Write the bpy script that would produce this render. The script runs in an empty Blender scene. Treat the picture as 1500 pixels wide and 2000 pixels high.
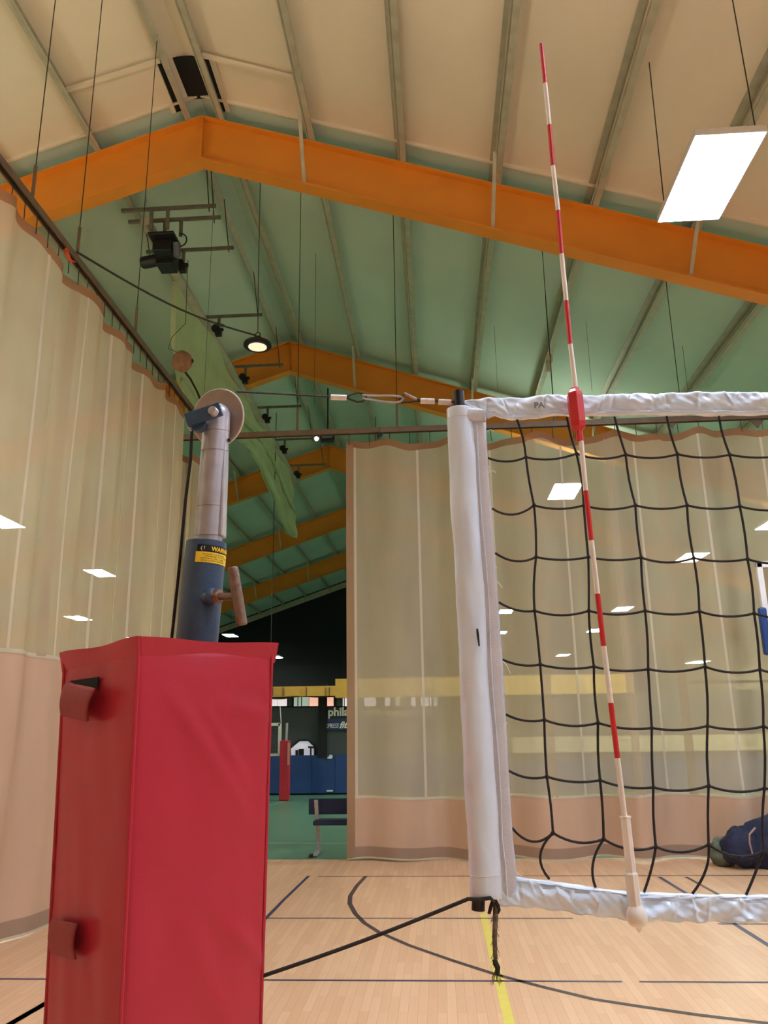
import bpy, bmesh, math, random
from mathutils import Vector, Matrix, noise
random.seed(7)
PI = math.pi
# ------------------------------------------------------------------ camera
FPX, PITCH, YAW, ROLL, EYE = 1560.0, 0.2642, 0.0622, 0.0143, 1.6
def ray(px, py):
    """direction through a pixel of the 1500x2000 frame; x right, y along the hall, z up"""
    u, v = px - 750, 1000 - py
    u, v = u*math.cos(ROLL) + v*math.sin(ROLL), -u*math.sin(ROLL) + v*math.cos(ROLL)
    Y = FPX*math.cos(PITCH) - v*math.sin(PITCH); Z = FPX*math.sin(PITCH) + v*math.cos(PITCH)
    return Vector((u*math.cos(YAW) - Y*math.sin(YAW), u*math.sin(YAW) + Y*math.cos(YAW), Z))
CAMPOS = Vector((0, 0, EYE))
def atY(px, py, Y): r = ray(px, py); return r*(Y/r.y) + CAMPOS
def atX(px, py, X): r = ray(px, py); return r*(X/r.x) + CAMPOS
def atZ(px, py, Z): r = ray(px, py); return r*((Z-EYE)/r.z) + CAMPOS
cd = bpy.data.cameras.new('camera'); cam = bpy.data.objects.new('camera', cd)
bpy.context.scene.collection.objects.link(cam)
fw = ray(750, 1000).normalized(); upv = (ray(750, 999) - ray(750, 1000)).normalized(); rt = fw.cross(upv)
cam.matrix_world = Matrix(((rt.x, upv.x, -fw.x, 0), (rt.y, upv.y, -fw.y, 0), (rt.z, upv.z, -fw.z, EYE), (0, 0, 0, 1)))
cd.sensor_fit = 'VERTICAL'; cd.sensor_height = 24; cd.lens = 24*FPX/2000; cd.clip_start = .02; cd.clip_end = 200
sc = bpy.context.scene; sc.camera = cam
sc.view_settings.view_transform = 'Standard'; sc.view_settings.look = 'None'
sc.view_settings.gamma = 1; sc.view_settings.use_curve_mapping = False
sc.view_settings.exposure = 1.2
w = bpy.data.worlds.new('world'); sc.world = w; w.use_nodes = True
w.node_tree.nodes['Background'].inputs[0].default_value = (.9, .85, .75, 1)
w.node_tree.nodes['Background'].inputs[1].default_value = .3
LAMP_NEAR, LAMP_FAR, FILL_UP, FILL_UPF = 34.0, 68.0, 26.0, 12.0   # emission of the LED panels (near court, far court, added uplight fill)

# ------------------------------------------------------------------ helpers
col = bpy.context.scene.collection
def srgb(r, g, b):
    f = lambda c: (c/255/12.92) if c/255 <= .04045 else ((c/255+.055)/1.055)**2.4
    return (f(r), f(g), f(b), 1)
MATS = {}
def mat(name, c, rough=.6, metal=0, var=.08, scale=8, bump=0, bscale=60, spec=.5, coat=0):
    m = bpy.data.materials.new(name); m.use_nodes = True; nt = m.node_tree; N = nt.nodes; L = nt.links
    b = N['Principled BSDF']; b.inputs['Roughness'].default_value = rough; b.inputs['Metallic'].default_value = metal
    b.inputs['Specular IOR Level'].default_value = spec; b.inputs['Coat Weight'].default_value = coat
    tc = N.new('ShaderNodeTexCoord'); nz = N.new('ShaderNodeTexNoise'); nz.inputs['Scale'].default_value = scale
    nz.inputs['Detail'].default_value = 5
    L.new(tc.outputs['Object'], nz.inputs['Vector'])
    rp = N.new('ShaderNodeValToRGB'); c = srgb(*c)
    rp.color_ramp.elements[0].position = .3; rp.color_ramp.elements[1].position = .7
    rp.color_ramp.elements[0].color = tuple(x*(1-var) for x in c[:3])+(1,)
    rp.color_ramp.elements[1].color = tuple(min(1, x*(1+var)) for x in c[:3])+(1,)
    L.new(nz.outputs['Fac'], rp.inputs[0]); L.new(rp.outputs[0], b.inputs['Base Color'])
    if bump:
        n2 = N.new('ShaderNodeTexNoise'); n2.inputs['Scale'].default_value = bscale; L.new(tc.outputs['Object'], n2.inputs['Vector'])
        bp = N.new('ShaderNodeBump'); bp.inputs['Strength'].default_value = bump; bp.inputs['Distance'].default_value = .01
        L.new(n2.outputs['Fac'], bp.inputs['Height']); L.new(bp.outputs[0], b.inputs['Normal'])
    MATS[name] = m; return m
def emit(name, c, s):
    m = bpy.data.materials.new(name); m.use_nodes = True; N = m.node_tree.nodes
    b = N['Principled BSDF']; b.inputs['Base Color'].default_value = (.8, .8, .8, 1)
    b.inputs['Emission Color'].default_value = srgb(*c); b.inputs['Emission Strength'].default_value = s
    return m
def netting(name, c, see, trans=.4):
    """woven net fabric: part of it is holes, the threads scatter and pass light"""
    m = bpy.data.materials.new(name); m.use_nodes = True; nt = m.node_tree; N = nt.nodes; L = nt.links
    N.remove(N['Principled BSDF']); out = N['Material Output']
    d = N.new('ShaderNodeBsdfDiffuse'); t = N.new('ShaderNodeBsdfTranslucent'); p = N.new('ShaderNodeBsdfTransparent')
    tc = N.new('ShaderNodeTexCoord'); nz = N.new('ShaderNodeTexNoise'); nz.inputs['Scale'].default_value = 2.5; nz.inputs['Detail'].default_value = 6
    mp = N.new('ShaderNodeMapping'); mp.inputs['Scale'].default_value = (1, 1, .25)
    L.new(tc.outputs['Object'], mp.inputs[0]); L.new(mp.outputs[0], nz.inputs['Vector'])
    rp = N.new('ShaderNodeValToRGB'); cc = srgb(*c)
    rp.color_ramp.elements[0].position = .3; rp.color_ramp.elements[1].position = .7
    rp.color_ramp.elements[0].color = tuple(x*.92 for x in cc[:3])+(1,); rp.color_ramp.elements[1].color = tuple(x*1.06 for x in cc[:3])+(1,)
    L.new(nz.outputs['Fac'], rp.inputs[0])
    for n in (d, t): L.new(rp.outputs[0], n.inputs['Color'])
    a = N.new('ShaderNodeMixShader'); a.inputs[0].default_value = trans; L.new(d.outputs[0], a.inputs[1]); L.new(t.outputs[0], a.inputs[2])
    if see > 0:
        b = N.new('ShaderNodeMixShader'); b.inputs[0].default_value = see
        L.new(a.outputs[0], b.inputs[1]); L.new(p.outputs[0], b.inputs[2]); L.new(b.outputs[0], out.inputs[0])
    else: L.new(a.outputs[0], out.inputs[0])
    return m

class MB:
    """collects shapes and links them as ONE mesh object"""
    def __init__(s): s.v = []; s.f = []; s.m = []; s.cur = 0
    def add(s, vs, fs):
        o = len(s.v); s.v += [tuple(x) for x in vs]
        for f in fs: s.f.append(tuple(o+i for i in f)); s.m.append(s.cur)
        return s
    def mi(s, i): s.cur = i; return s
    def box(s, c, d, M=None):
        c = Vector(c); vs = []
        for x in (-1, 1):
            for y in (-1, 1):
                for z in (-1, 1):
                    q = Vector((x*d[0]/2, y*d[1]/2, z*d[2]/2))
                    vs.append(c + (M @ q if M else q))
        return s.add(vs, [(0, 1, 3, 2), (4, 6, 7, 5), (0, 4, 5, 1), (2, 3, 7, 6), (0, 2, 6, 4), (1, 5, 7, 3)])
    def bar(s, a, b, wd, h, up=(0, 0, 1)):
        a = Vector(a); b = Vector(b); t = (b-a).normalized(); u = Vector(up); x = t.cross(u).normalized(); u = x.cross(t)
        M = Matrix((x, t, u)).transposed()
        return s.box((a+b)/2, (wd, (b-a).length, h), M)
    def tube(s, pts, r, n=8, cap=True, flat=None):
        pts = [Vector(p) for p in pts]; k = len(pts); rs = r if isinstance(r, (list, tuple)) else [r]*k
        t0 = (pts[1]-pts[0]).normalized(); ref = Vector((0, 0, 1)) if abs(t0.z) < .9 else Vector((0, 1, 0))
        vs = []; x = t0.cross(ref).normalized()
        for i, p in enumerate(pts):
            t = (pts[min(i+1, k-1)] - pts[max(i-1, 0)]).normalized()
            x = (x - t*x.dot(t)).normalized(); y = t.cross(x)
            for j in range(n):
                a = 2*PI*j/n; vs.append(p + x*math.cos(a)*rs[i] + y*math.sin(a)*rs[i]*(flat or 1))
        fs = [(i*n+j, i*n+(j+1) % n, (i+1)*n+(j+1) % n, (i+1)*n+j) for i in range(k-1) for j in range(n)]
        if cap: fs += [tuple(range(n))[::-1], tuple((k-1)*n+j for j in range(n))]
        return s.add(vs, fs)
    def grid(s, fn, nu, nv, wrap=False):
        vs = [fn(i/nu, j/nv) for i in range(nu+1) for j in range(nv+1)]; q = nv+1
        return s.add(vs, [(i*q+j, (i+1)*q+j, (i+1)*q+j+1, i*q+j+1) for i in range(nu) for j in range(nv)])
    def lathe(s, prof, c, axis=(0, 0, 1), n=24):
        """prof: (radius, height along axis)"""
        ax = Vector(axis).normalized(); ref = Vector((1, 0, 0)) if abs(ax.x) < .9 else Vector((0, 0, 1))
        x = ax.cross(ref).normalized(); y = ax.cross(x); c = Vector(c); vs = []
        for r, h in prof:
            for j in range(n):
                a = 2*PI*j/n; vs.append(c + ax*h + (x*math.cos(a)+y*math.sin(a))*max(r, 1e-4))
        k = len(prof)
        return s.add(vs, [(i*n+j, i*n+(j+1) % n, (i+1)*n+(j+1) % n, (i+1)*n+j) for i in range(k-1) for j in range(n)]
                     + [tuple(range(n))[::-1], tuple((k-1)*n+j for j in range(n))])
    def build(s, name, mats, parent=None, smooth=False, bevel=0, solid=0, sub=0):
        me = bpy.data.meshes.new(name); me.from_pydata(s.v, [], s.f); me.update()
        for m in (mats if isinstance(mats, (list, tuple)) else [mats]): me.materials.append(m)
        me.polygons.foreach_set('material_index', s.m)
        bm = bmesh.new(); bm.from_mesh(me)
        if not solid: bmesh.ops.recalc_face_normals(bm, faces=bm.faces)
        bm.to_mesh(me); bm.free()
        if smooth: me.polygons.foreach_set('use_smooth', [True]*len(me.polygons))
        o = bpy.data.objects.new(name, me); col.objects.link(o)
        if parent: o.parent = parent; o.matrix_parent_inverse = Matrix.Translation(parent.location).inverted()
        if solid: q = o.modifiers.new('solid', 'SOLIDIFY'); q.thickness = solid; q.offset = 0
        if bevel: q = o.modifiers.new('bevel', 'BEVEL'); q.width = bevel; q.segments = 2; q.limit_method = 'ANGLE'
        if sub: q = o.modifiers.new('sub', 'SUBSURF'); q.levels = q.render_levels = sub
        if smooth:
            q = o.modifiers.new('wn', 'WEIGHTED_NORMAL'); q.keep_sharp = True
            try: me.set_sharp_from_angle(angle=math.radians(40))
            except Exception: pass
        return o
def tag(o, label=None, cat=None, group=None, kind=None):
    if label: o['label'] = label
    if cat: o['category'] = cat
    if group: o['group'] = group
    if kind: o['kind'] = kind
    return o
def empty(name, loc, label, cat, group=None):
    o = bpy.data.objects.new(name, None); o.empty_display_size = .1; col.objects.link(o); o.location = loc
    return tag(o, label, cat, group)
def struct(mb, name, m, **k): return tag(mb.build(name, m, **k), kind='structure')
def copy_tree(o, parent=None):
    c = o.copy(); col.objects.link(c)
    if parent: c.parent = parent
    for ch in [q for q in bpy.data.objects if q.parent == o and not q.name.startswith('hanger_wire')]: copy_tree(ch, c)
    return c
def text_mb(txt, size, shear=0, bold=0):
    cu = bpy.data.curves.new('lettering', 'FONT'); cu.body = txt; cu.size = size; cu.shear = shear; cu.offset = bold; cu.extrude = .004*size
    ob = bpy.data.objects.new('lettering', cu); col.objects.link(ob)
    dg = bpy.context.evaluated_depsgraph_get(); me = bpy.data.meshes.new_from_object(ob.evaluated_get(dg))
    vs = [v.co.copy() for v in me.vertices]; fs = [tuple(p.vertices) for p in me.polygons]
    bpy.data.objects.remove(ob); bpy.data.curves.remove(cu); bpy.data.meshes.remove(me)
    return vs, fs
def lerp(a, b, t): return a + (b-a)*t
def fbm(x, y, z=0): return noise.fractal(Vector((x, y, z)), 1, 2, 3)

# ------------------------------------------------------------------ materials
M_near = mat('cream_roof_liner', (226, 214, 190), .8, var=.04, scale=.7, bump=.15, bscale=6)
M_far = mat('mint_roof_liner', (186, 204, 188), .8, var=.05, scale=.7, bump=.15, bscale=6)  # same liner, with the far court's greenish light put into its colour
M_purl = mat('galvanised_purlin', (178, 174, 152), .55, .1, var=.12, scale=6)
M_orange = mat('orange_steel_paint', (226, 142, 44), .45, var=.05, scale=2)
M_steel = mat('dull_steel', (120, 115, 100), .5, .4, var=.15, scale=10)
M_track = mat('brown_track_steel', (112, 96, 78), .5, .3, var=.12, scale=10)
M_black = mat('black_plastic', (22, 22, 24), .4)
M_wire = mat('dark_wire', (52, 46, 40), .5, .3)
M_white = mat('white_paint', (225, 225, 222), .4, var=.03)
M_green = mat('green_sport_floor', (86, 130, 108), .35, var=.08, scale=1.2)
M_dark = mat('black_wall_paint', (16, 20, 22), .8, var=.1, scale=1)
M_grey = mat('charcoal_wall_paint', (66, 74, 78), .7, var=.06, scale=1.5)
M_beige = mat('beige_wall_panel', (205, 188, 155), .7, var=.04, scale=1)
M_blue = mat('blue_wall_padding', (18, 60, 120), .45, var=.08, scale=2)
M_navy = mat('navy_fabric', (20, 28, 58), .7, var=.2, scale=9, bump=.3)
M_yellow = mat('yellow_duct_paint', (226, 180, 84), .5, var=.05)
M_mesh = netting('curtain_net_fabric', (200, 184, 154), .26, .35)
M_vinyl = netting('curtain_tan_vinyl', (198, 166, 140), 0, .08)
M_seam = netting('curtain_seam_tape', (214, 204, 180), .05, .25)
M_hem = netting('curtain_rust_hem', (160, 116, 84), .1, .2)
M_drop = netting('green_white_drop_fabric', (198, 214, 172), .06, .3)
M_red = mat('red_pad_vinyl', (182, 44, 62), .34, var=.04, scale=3, bump=.05, bscale=300, spec=.32)
M_tape = mat('white_net_vinyl', (222, 236, 255), .28, var=.03, scale=12, bump=.08, bscale=40)
M_flap = mat('white_webbing', (212, 212, 220), .65, var=.05, scale=30, bump=.3, bscale=500)
M_cord = mat('black_net_cord', (26, 18, 18), .7, var=.2, scale=80, bump=.4, bscale=600)
M_rope = mat('black_rope', (38, 30, 28), .8, var=.2, scale=80, bump=.5, bscale=500)
M_fray = mat('frayed_grey_cord', (112, 100, 84), .9, var=.4, scale=120)
M_bpost = mat('blue_powder_coat', (50, 74, 102), .42, var=.1, scale=20, bump=.1, bscale=200, coat=.2)
M_alu = mat('scuffed_aluminium', (176, 172, 176), .42, .55, var=.14, scale=25, bump=.06, bscale=120)
M_rust = mat('worn_steel_handle', (136, 112, 98), .45, .6, var=.2, scale=60, bump=.2, bscale=200)
M_pul = mat('brushed_pulley', (160, 144, 136), .4, .6, var=.08, scale=30)
M_ared = mat('antenna_red', (206, 44, 48), .35, var=.03)
M_awht = mat('antenna_white', (236, 228, 218), .35, var=.03)
M_lab_y = mat('label_yellow', (250, 212, 50), .4, var=.03); M_lab_k = mat('label_black', (16, 14, 14), .4)
M_crimp = mat('white_crimp_sleeve', (222, 214, 208), .45, var=.08, scale=90)
M_lineb = mat('navy_line_paint', (64, 62, 92), .4, var=.06); M_linek = mat('dark_line_paint', (70, 56, 58), .4, var=.08)
M_liney = mat('yellow_line_paint', (226, 210, 96), .4, var=.05); M_linew = mat('white_line_paint', (150, 190, 168), .4)
E_near = emit('led_panel_near', (214, 230, 255), LAMP_NEAR); E_far = emit('led_panel_far', (246, 255, 240), LAMP_FAR)
E_dist = emit('led_panel_distant', (246, 255, 240), 16.0)
E_up = emit('led_panel_uplight', (255, 248, 236), FILL_UP); E_upf = emit('led_panel_uplight_far', (242, 255, 232), FILL_UPF)
E_warm = emit('highbay_lens', (255, 226, 190), .42)
E_w1 = emit('lit_window_pale', (220, 208, 214), .4); E_w2 = emit('lit_window_pink', (240, 170, 150), .4); E_w3 = emit('lit_window_green', (150, 172, 158), .3)
def wood():
    m = bpy.data.materials.new('maple_strip_floor'); m.use_nodes = True; nt = m.node_tree; N = nt.nodes; L = nt.links
    b = N['Principled BSDF']; b.inputs['Roughness'].default_value = .34; b.inputs['Specular IOR Level'].default_value = .4
    tc = N.new('ShaderNodeTexCoord'); mp = N.new('ShaderNodeMapping'); mp.inputs['Rotation'].default_value = (0, 0, PI/2)
    br = N.new('ShaderNodeTexBrick'); br.inputs['Scale'].default_value = 1; br.inputs['Brick Width'].default_value = .75
    br.inputs['Row Height'].default_value = .057; br.inputs['Mortar Size'].default_value = .0012; br.inputs['Bias'].default_value = 0
    br.offset = .37
    br.inputs['Color1'].default_value = srgb(238, 196, 154); br.inputs['Color2'].default_value = srgb(226, 181, 139); br.inputs['Mortar'].default_value = srgb(200, 156, 114)
    nz = N.new('ShaderNodeTexNoise'); nz.inputs['Scale'].default_value = 3; nz.inputs['Detail'].default_value = 8
    m2 = N.new('ShaderNodeMapping'); m2.inputs['Scale'].default_value = (8, .6, 1)
    mx = N.new('ShaderNodeMixRGB'); mx.blend_type = 'MULTIPLY'; mx.inputs[0].default_value = 1
    rp = N.new('ShaderNodeValToRGB'); rp.color_ramp.elements[0].color = (.88, .86, .84, 1); rp.color_ramp.elements[1].color = (1.0, 1.0, 1.0, 1)
    L.new(tc.outputs['Object'], mp.inputs[0]); L.new(mp.outputs[0], br.inputs['Vector'])
    L.new(tc.outputs['Object'], m2.inputs[0]); L.new(m2.outputs[0], nz.inputs['Vector']); L.new(nz.outputs['Fac'], rp.inputs[0])
    L.new(br.outputs['Color'], mx.inputs[1]); L.new(rp.outputs[0], mx.inputs[2]); L.new(mx.outputs[0], b.inputs['Base Color'])
    return m
M_wood = wood()

# ------------------------------------------------------------------ building shell
XR, ZT, SL = -3.25, 10.49, .3415          # ridge x, beam top at ridge, roof slope
def ztop(x): return ZT - SL*abs(x-XR)     # top of the rafters; the purlins sit on it
PD = .2
XL0, XR0, YB, YE = -18.3, 11.8, -9.0, 46.3
YF = [9.907 + 7.252*k for k in range(-1, 5)]
YC = 10.69                                 # cross curtain
struct(MB().box((-3.25, (YB+10.88)/2, -.1), (30.1, 10.88-YB, .2)), 'floor', M_wood)
struct(MB().box((-3.25, (YE+10.88)/2, -.1), (30.1, YE-10.88, .2)), 'floor', M_green)
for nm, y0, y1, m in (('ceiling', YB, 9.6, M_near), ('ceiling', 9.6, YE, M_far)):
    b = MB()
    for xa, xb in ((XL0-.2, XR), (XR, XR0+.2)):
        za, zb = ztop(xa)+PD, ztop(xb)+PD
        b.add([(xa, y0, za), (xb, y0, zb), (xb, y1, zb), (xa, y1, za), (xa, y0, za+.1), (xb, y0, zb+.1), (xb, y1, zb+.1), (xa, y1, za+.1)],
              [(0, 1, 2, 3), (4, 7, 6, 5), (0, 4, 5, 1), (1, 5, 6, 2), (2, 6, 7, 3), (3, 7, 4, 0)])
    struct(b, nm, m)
ze = ztop(XR0)+PD
struct(MB().box((XR0+.1, (YB+YE)/2, ze/2), (.2, YE-YB, ze)), 'wall_right', M_beige)
struct(MB().box((XL0-.1, (YB+YE)/2, ze/2), (.2, YE-YB, ze)), 'wall_left', M_beige)
def gable(y, name, m):
    b = MB(); pts = [(XL0, 0), (XR0, 0), (XR0, ze), (XR, ZT+PD), (XL0, ze)]
    b.add([(x, y, z) for x, z in pts] + [(x, y+.2, z) for x, z in pts], [(0, 1, 2, 3, 4), (9, 8, 7, 6, 5)] + [(i, i+5, (i+1) % 5+5, (i+1) % 5) for i in range(5)])
    struct(b, name, m)
gable(YE, 'wall_back', M_dark); gable(YB-.2, 'wall_front', M_beige)
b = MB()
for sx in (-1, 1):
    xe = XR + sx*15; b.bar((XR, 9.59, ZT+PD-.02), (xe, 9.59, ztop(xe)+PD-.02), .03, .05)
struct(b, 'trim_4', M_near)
b = MB()
for sx in (-1, 1):
    xe = XR + sx*15; b.bar((XR, YE-.1, ztop(XR)-.05), (xe, YE-.1, ztop(xe)-.05), .1, .3)
struct(b, 'trim_1', M_purl)

# painted court lines on the wood floor (thin paint, part of the floor)
wood_floor = bpy.data.objects['floor']; green_floor = bpy.data.objects['floor.001']
def pline(pts, wd, m, par=None, z=.0015):
    b = MB(); P = [Vector((p[0], p[1], z)) for p in pts]; n = len(P); vs = []
    for i, p in enumerate(P):
        t = (P[min(i+1, n-1)]-P[max(i-1, 0)]).normalized(); s = Vector((-t.y, t.x, 0))*wd/2; vs += [p-s, p+s]
    b.add(vs, [(2*i, 2*i+2, 2*i+3, 2*i+1) for i in range(n-1)])
    return tag(b.build('court_line', m, parent=par or wood_floor), kind='structure')
pline([(-3.3, 5.845), (1.13, 5.85)], .03, M_lineb); pline([(1.24, 5.85), (6, 5.85)], .03, M_lineb)
pline([(-3.3, 7.63), (1.1, 7.62)], .025, M_lineb); pline([(2.25, 7.42), (6, 7.4)], .03, M_lineb)
pline([(-1.4, 9.66), (6, 9.64)], .03, M_linek)
pline([(.343, 1.0), (.344, 7.8)], .06, M_liney)
fp = lambda x, y: tuple(atZ(x, y, 0))[:2]
pline([fp(505, 1808), fp(555, 1757), fp(603, 1711)], .035, M_lineb)
arc = [(715, 1711), (697, 1730), (684, 1750), (683, 1765), (694, 1785), (712, 1803), (740, 1821), (800, 1847), (880, 1875), (970, 1904), (1060, 1928), (1160, 1952), (1250, 1966), (1360, 1982), (1500, 1999), (1700, 2022)]
pline([fp(*p) for p in arc], .045, M_linek)
pline([fp(1288, 1713), fp(1340, 1745), fp(1435, 1805), fp(1500, 1846), fp(1600, 1910)], .045, M_lineb)
pline([fp(1340, 1713), fp(1397, 1744), fp(1450, 1774)], .04, M_linek)
pline([(-2.75, 2.6), (-2.49, 5.0), (-2.45, 5.37), (-2.3, 6.6)], .05, M_linek)
pline([fp(-60, 2046), fp(20, 2000), fp(92, 1958), fp(200, 1890)], .05, M_linek)
pline([atZ(400, 1646, 0)[:2], atZ(760, 1648, 0)[:2]], .05, M_linew, green_floor)
pline([atZ(470, 1590, 0)[:2], atZ(555, 1565, 0)[:2]], .05, M_linew, green_floor)

# ------------------------------------------------------------------ roof steel
for k, y in enumerate(YF):
    names = {0: 'out of sight overhead behind the camera', 1: 'nearest, crossing the whole picture', 2: 'second in depth, behind the round black lamp',
             3: 'third in depth, behind the drop curtain tail', 4: 'fourth in depth, in the gap beside the cross curtain', 5: 'farthest, just before the black end wall'}
    t = empty('roof_beam', (XR, y, ZT-.8), 'orange steel gable rafter beam, '+names[k], 'roof beam', 'orange roof beams')
    wb = MB(); lf = MB(); uf = MB()
    for sx in (-1, 1):
        xe = XR + sx*14.9; D = .74
        wb.add([(XR, y-.012, ZT), (xe, y-.012, ztop(xe)), (xe, y-.012, ztop(xe)-D), (XR, y-.012, ZT-D), (XR, y+.012, ZT), (xe, y+.012, ztop(xe)), (xe, y+.012, ztop(xe)-D), (XR, y+.012, ZT-D)],
               [(0, 1, 2, 3), (7, 6, 5, 4), (0, 4, 5, 1), (2, 6, 7, 3)])
        lf.bar((XR, y, ZT-D-.012), (xe, y, ztop(xe)-D-.012), .24, .024); uf.bar((XR, y, ZT-.012), (xe, y, ztop(xe)-.012), .24, .024)
    wb.build('web', M_orange, t); lf.build('lower_flange', M_orange, t); uf.build('upper_flange', M_orange, t)
    MB().box((XR, y, ZT-.38), (.03, .22, .74)).build('ridge_plate', M_orange, t)
    for xb in (-1.68, .99, 3.6, -6.2, -8.8):
        MB().bar((xb, y-.72, ztop(xb)+.02), (xb-.02, y-.05, ztop(xb)-.74), .05, .012).build('flange_brace', M_purl, t)
PX = [(-3.49, 'left of the two beside the ridge'), (-2.98, 'right of the two beside the ridge')]
PX += [(-1.62+1.327*i, '%s purlin right of the ridge pair' % n) for i, n in enumerate(['first', 'second', 'third', 'fourth', 'fifth', 'sixth', 'seventh', 'eighth', 'ninth', 'tenth'])]
PX += [(-4.83-1.34*i, '%s purlin left of the ridge pair' % n) for i, n in enumerate(['first', 'second', 'third', 'fourth', 'fifth', 'sixth', 'seventh', 'eighth', 'ninth', 'tenth'])]
for x, nm in PX:
    b = MB(); z0 = ztop(x); sg = 1 if x > XR else -1; a = math.atan(SL)*sg
    M = Matrix.Rotation(a, 3, 'Y')
    b.box((x, (YB+YE)/2, z0+PD/2), (.014, YE-YB, PD), M)
    b.box(Vector((x, (YB+YE)/2, z0)) + M @ Vector((.035, 0, .006)), (.085, YE-YB, .012), M)
    b.box(Vector((x, (YB+YE)/2, z0+PD)) + M @ Vector((-.035, 0, -.012)), (.085, YE-YB, .012), M)
    o = b.build('roof_purlin', M_purl); tag(o, 'pale galvanised purlin under the roof liner, ' + nm, 'purlin', 'roof purlins')
# ridge vent and its surround
t = empty('roof_vent', (XR, 8.9, ZT), 'dark open ridge vent between the two ridge purlins, close to the nearest beam', 'roof vent')
def onroof(px, py, dz=0):
    r = ray(px, py); best = None
    for sg in (-1, 1):
        q = (ZT+PD-dz-EYE+SL*sg*XR)/(r.z+SL*sg*r.x); P = r*q + CAMPOS
        if (P.x-XR)*sg >= -.001: best = P
    return best
def roofquad(pts, dz, th, name, m, par):
    b = MB(); P = [onroof(*p, dz) for p in pts]; b.add([p for p in P] + [p+Vector((0, 0, th)) for p in P], [(0, 1, 2, 3), (7, 6, 5, 4), (0, 4, 5, 1), (1, 5, 6, 2), (2, 6, 7, 3), (3, 7, 4, 0)])
    return b.build(name, m, par)
y0, y1 = onroof(355, 107).y, onroof(390, 187).y
b = MB(); zc = ztop(-3.25)+PD-.075
b.box((XR, (y0+y1)/2, zc+.03), (.4, y1-y0, .02)); b.build('opening', M_dark, t)
roofquad([(305, 122), (316, 118), (356, 216), (344, 220)], .02, .015, 'side_slot', M_dark, t)
roofquad([(394, 114), (408, 117), (441, 218), (430, 218)], .02, .015, 'side_slot', M_dark, t)
roofquad([(296, 124), (305, 122), (344, 220), (336, 222)], .05, .045, 'frame_strip', M_near, t)
roofquad([(408, 117), (420, 120), (450, 220), (441, 218)], .05, .045, 'frame_strip', M_near, t)
t2 = empty('roof_strap', (XR, onroof(200, 153).y, ZT), 'cream steel strap running across the roof liner on both sides of the ridge vent', 'roof strap')
MB().bar(onroof(130, 176, .08), onroof(312, 118, .08), .05, .05).build('strap', M_near, t2); MB().bar(onroof(395, 108, .08), onroof(574, 152, .08), .05, .05).build('strap', M_near, t2)

# ------------------------------------------------------------------ lamps
def make_panel(near, top):
    t = empty('led_panel_light', (0, 0, 0), 'x', 'ceiling light', 'hanging LED panel lights')
    MB().box((0, 0, .045), (.62, 1.26, .07)).build('housing', M_white, t)
    MB().box((0, 0, .004), (.59, 1.22, .008)).build('diffuser', E_near if near else E_far, t)
    MB().box((0, 0, .086), (.54, 1.16, .008)).build('top_grille', E_up if near else E_upf, t)  # glowing top face added to brighten the ceiling
    return t
protoN, protoF = make_panel(True, 1), make_panel(False, 1)
usedN = usedF = False
def place_panel(x, y, z, label, near):
    global usedN, usedF
    if y > 30 and not near:
        o = empty('led_panel_light', (x, y, z), label, 'ceiling light', 'hanging LED panel lights')
        MB().box((x, y, z+.045), (.62, 1.26, .07)).build('housing', M_white, o); MB().box((x, y, z+.004), (.59, 1.22, .008)).build('diffuser', E_dist, o)
        MB().tube([(x, y, z+.07), (x, y, ztop(x)+.1)], .006, 5).build('hanger_wire', M_wire, o)
        return o
    p = protoN if near else protoF
    if near: o = p if not usedN else copy_tree(p); usedN = True
    else: o = p if not usedF else copy_tree(p); usedF = True
    o.location = (x, y, z); o['label'] = label
    if label.startswith('large bright') or ztop(x)-z < 1.5: bpy.data.objects.remove([q for q in bpy.data.objects if q.parent == o and q.name.startswith('top_grille')][0])
    zt = ztop(x)
    for dx, dy in ((-.25, .55), (.25, -.55)):
        MB().tube([(x+dx, y+dy, z+.07), (x+dx*.9, y+dy, zt+.1)], .006, 5).build('hanger_wire', M_wire, o)
    return o
for (x, y, n) in ((2.73, 1.2, 'first one back along the right row'), (6.6, 6.7, 'level with the bright one but farther right'), (6.6, 1.0, 'far right row behind the camera'), (4.6, -3.2, 'rearmost one behind the camera'), (-1.0, 2.3, 'nearest to the left curtain, above the post')):  # last two are added fill, for the front and the left side
    place_panel(x, y, 6.6 if x < 5 else 5.8, 'near-court LED panel outside the picture, '+n, True)
place_panel(2.73, 6.74, 6.6, 'large bright LED panel light hanging at upper right in front of the nearest orange beam', True)
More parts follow.
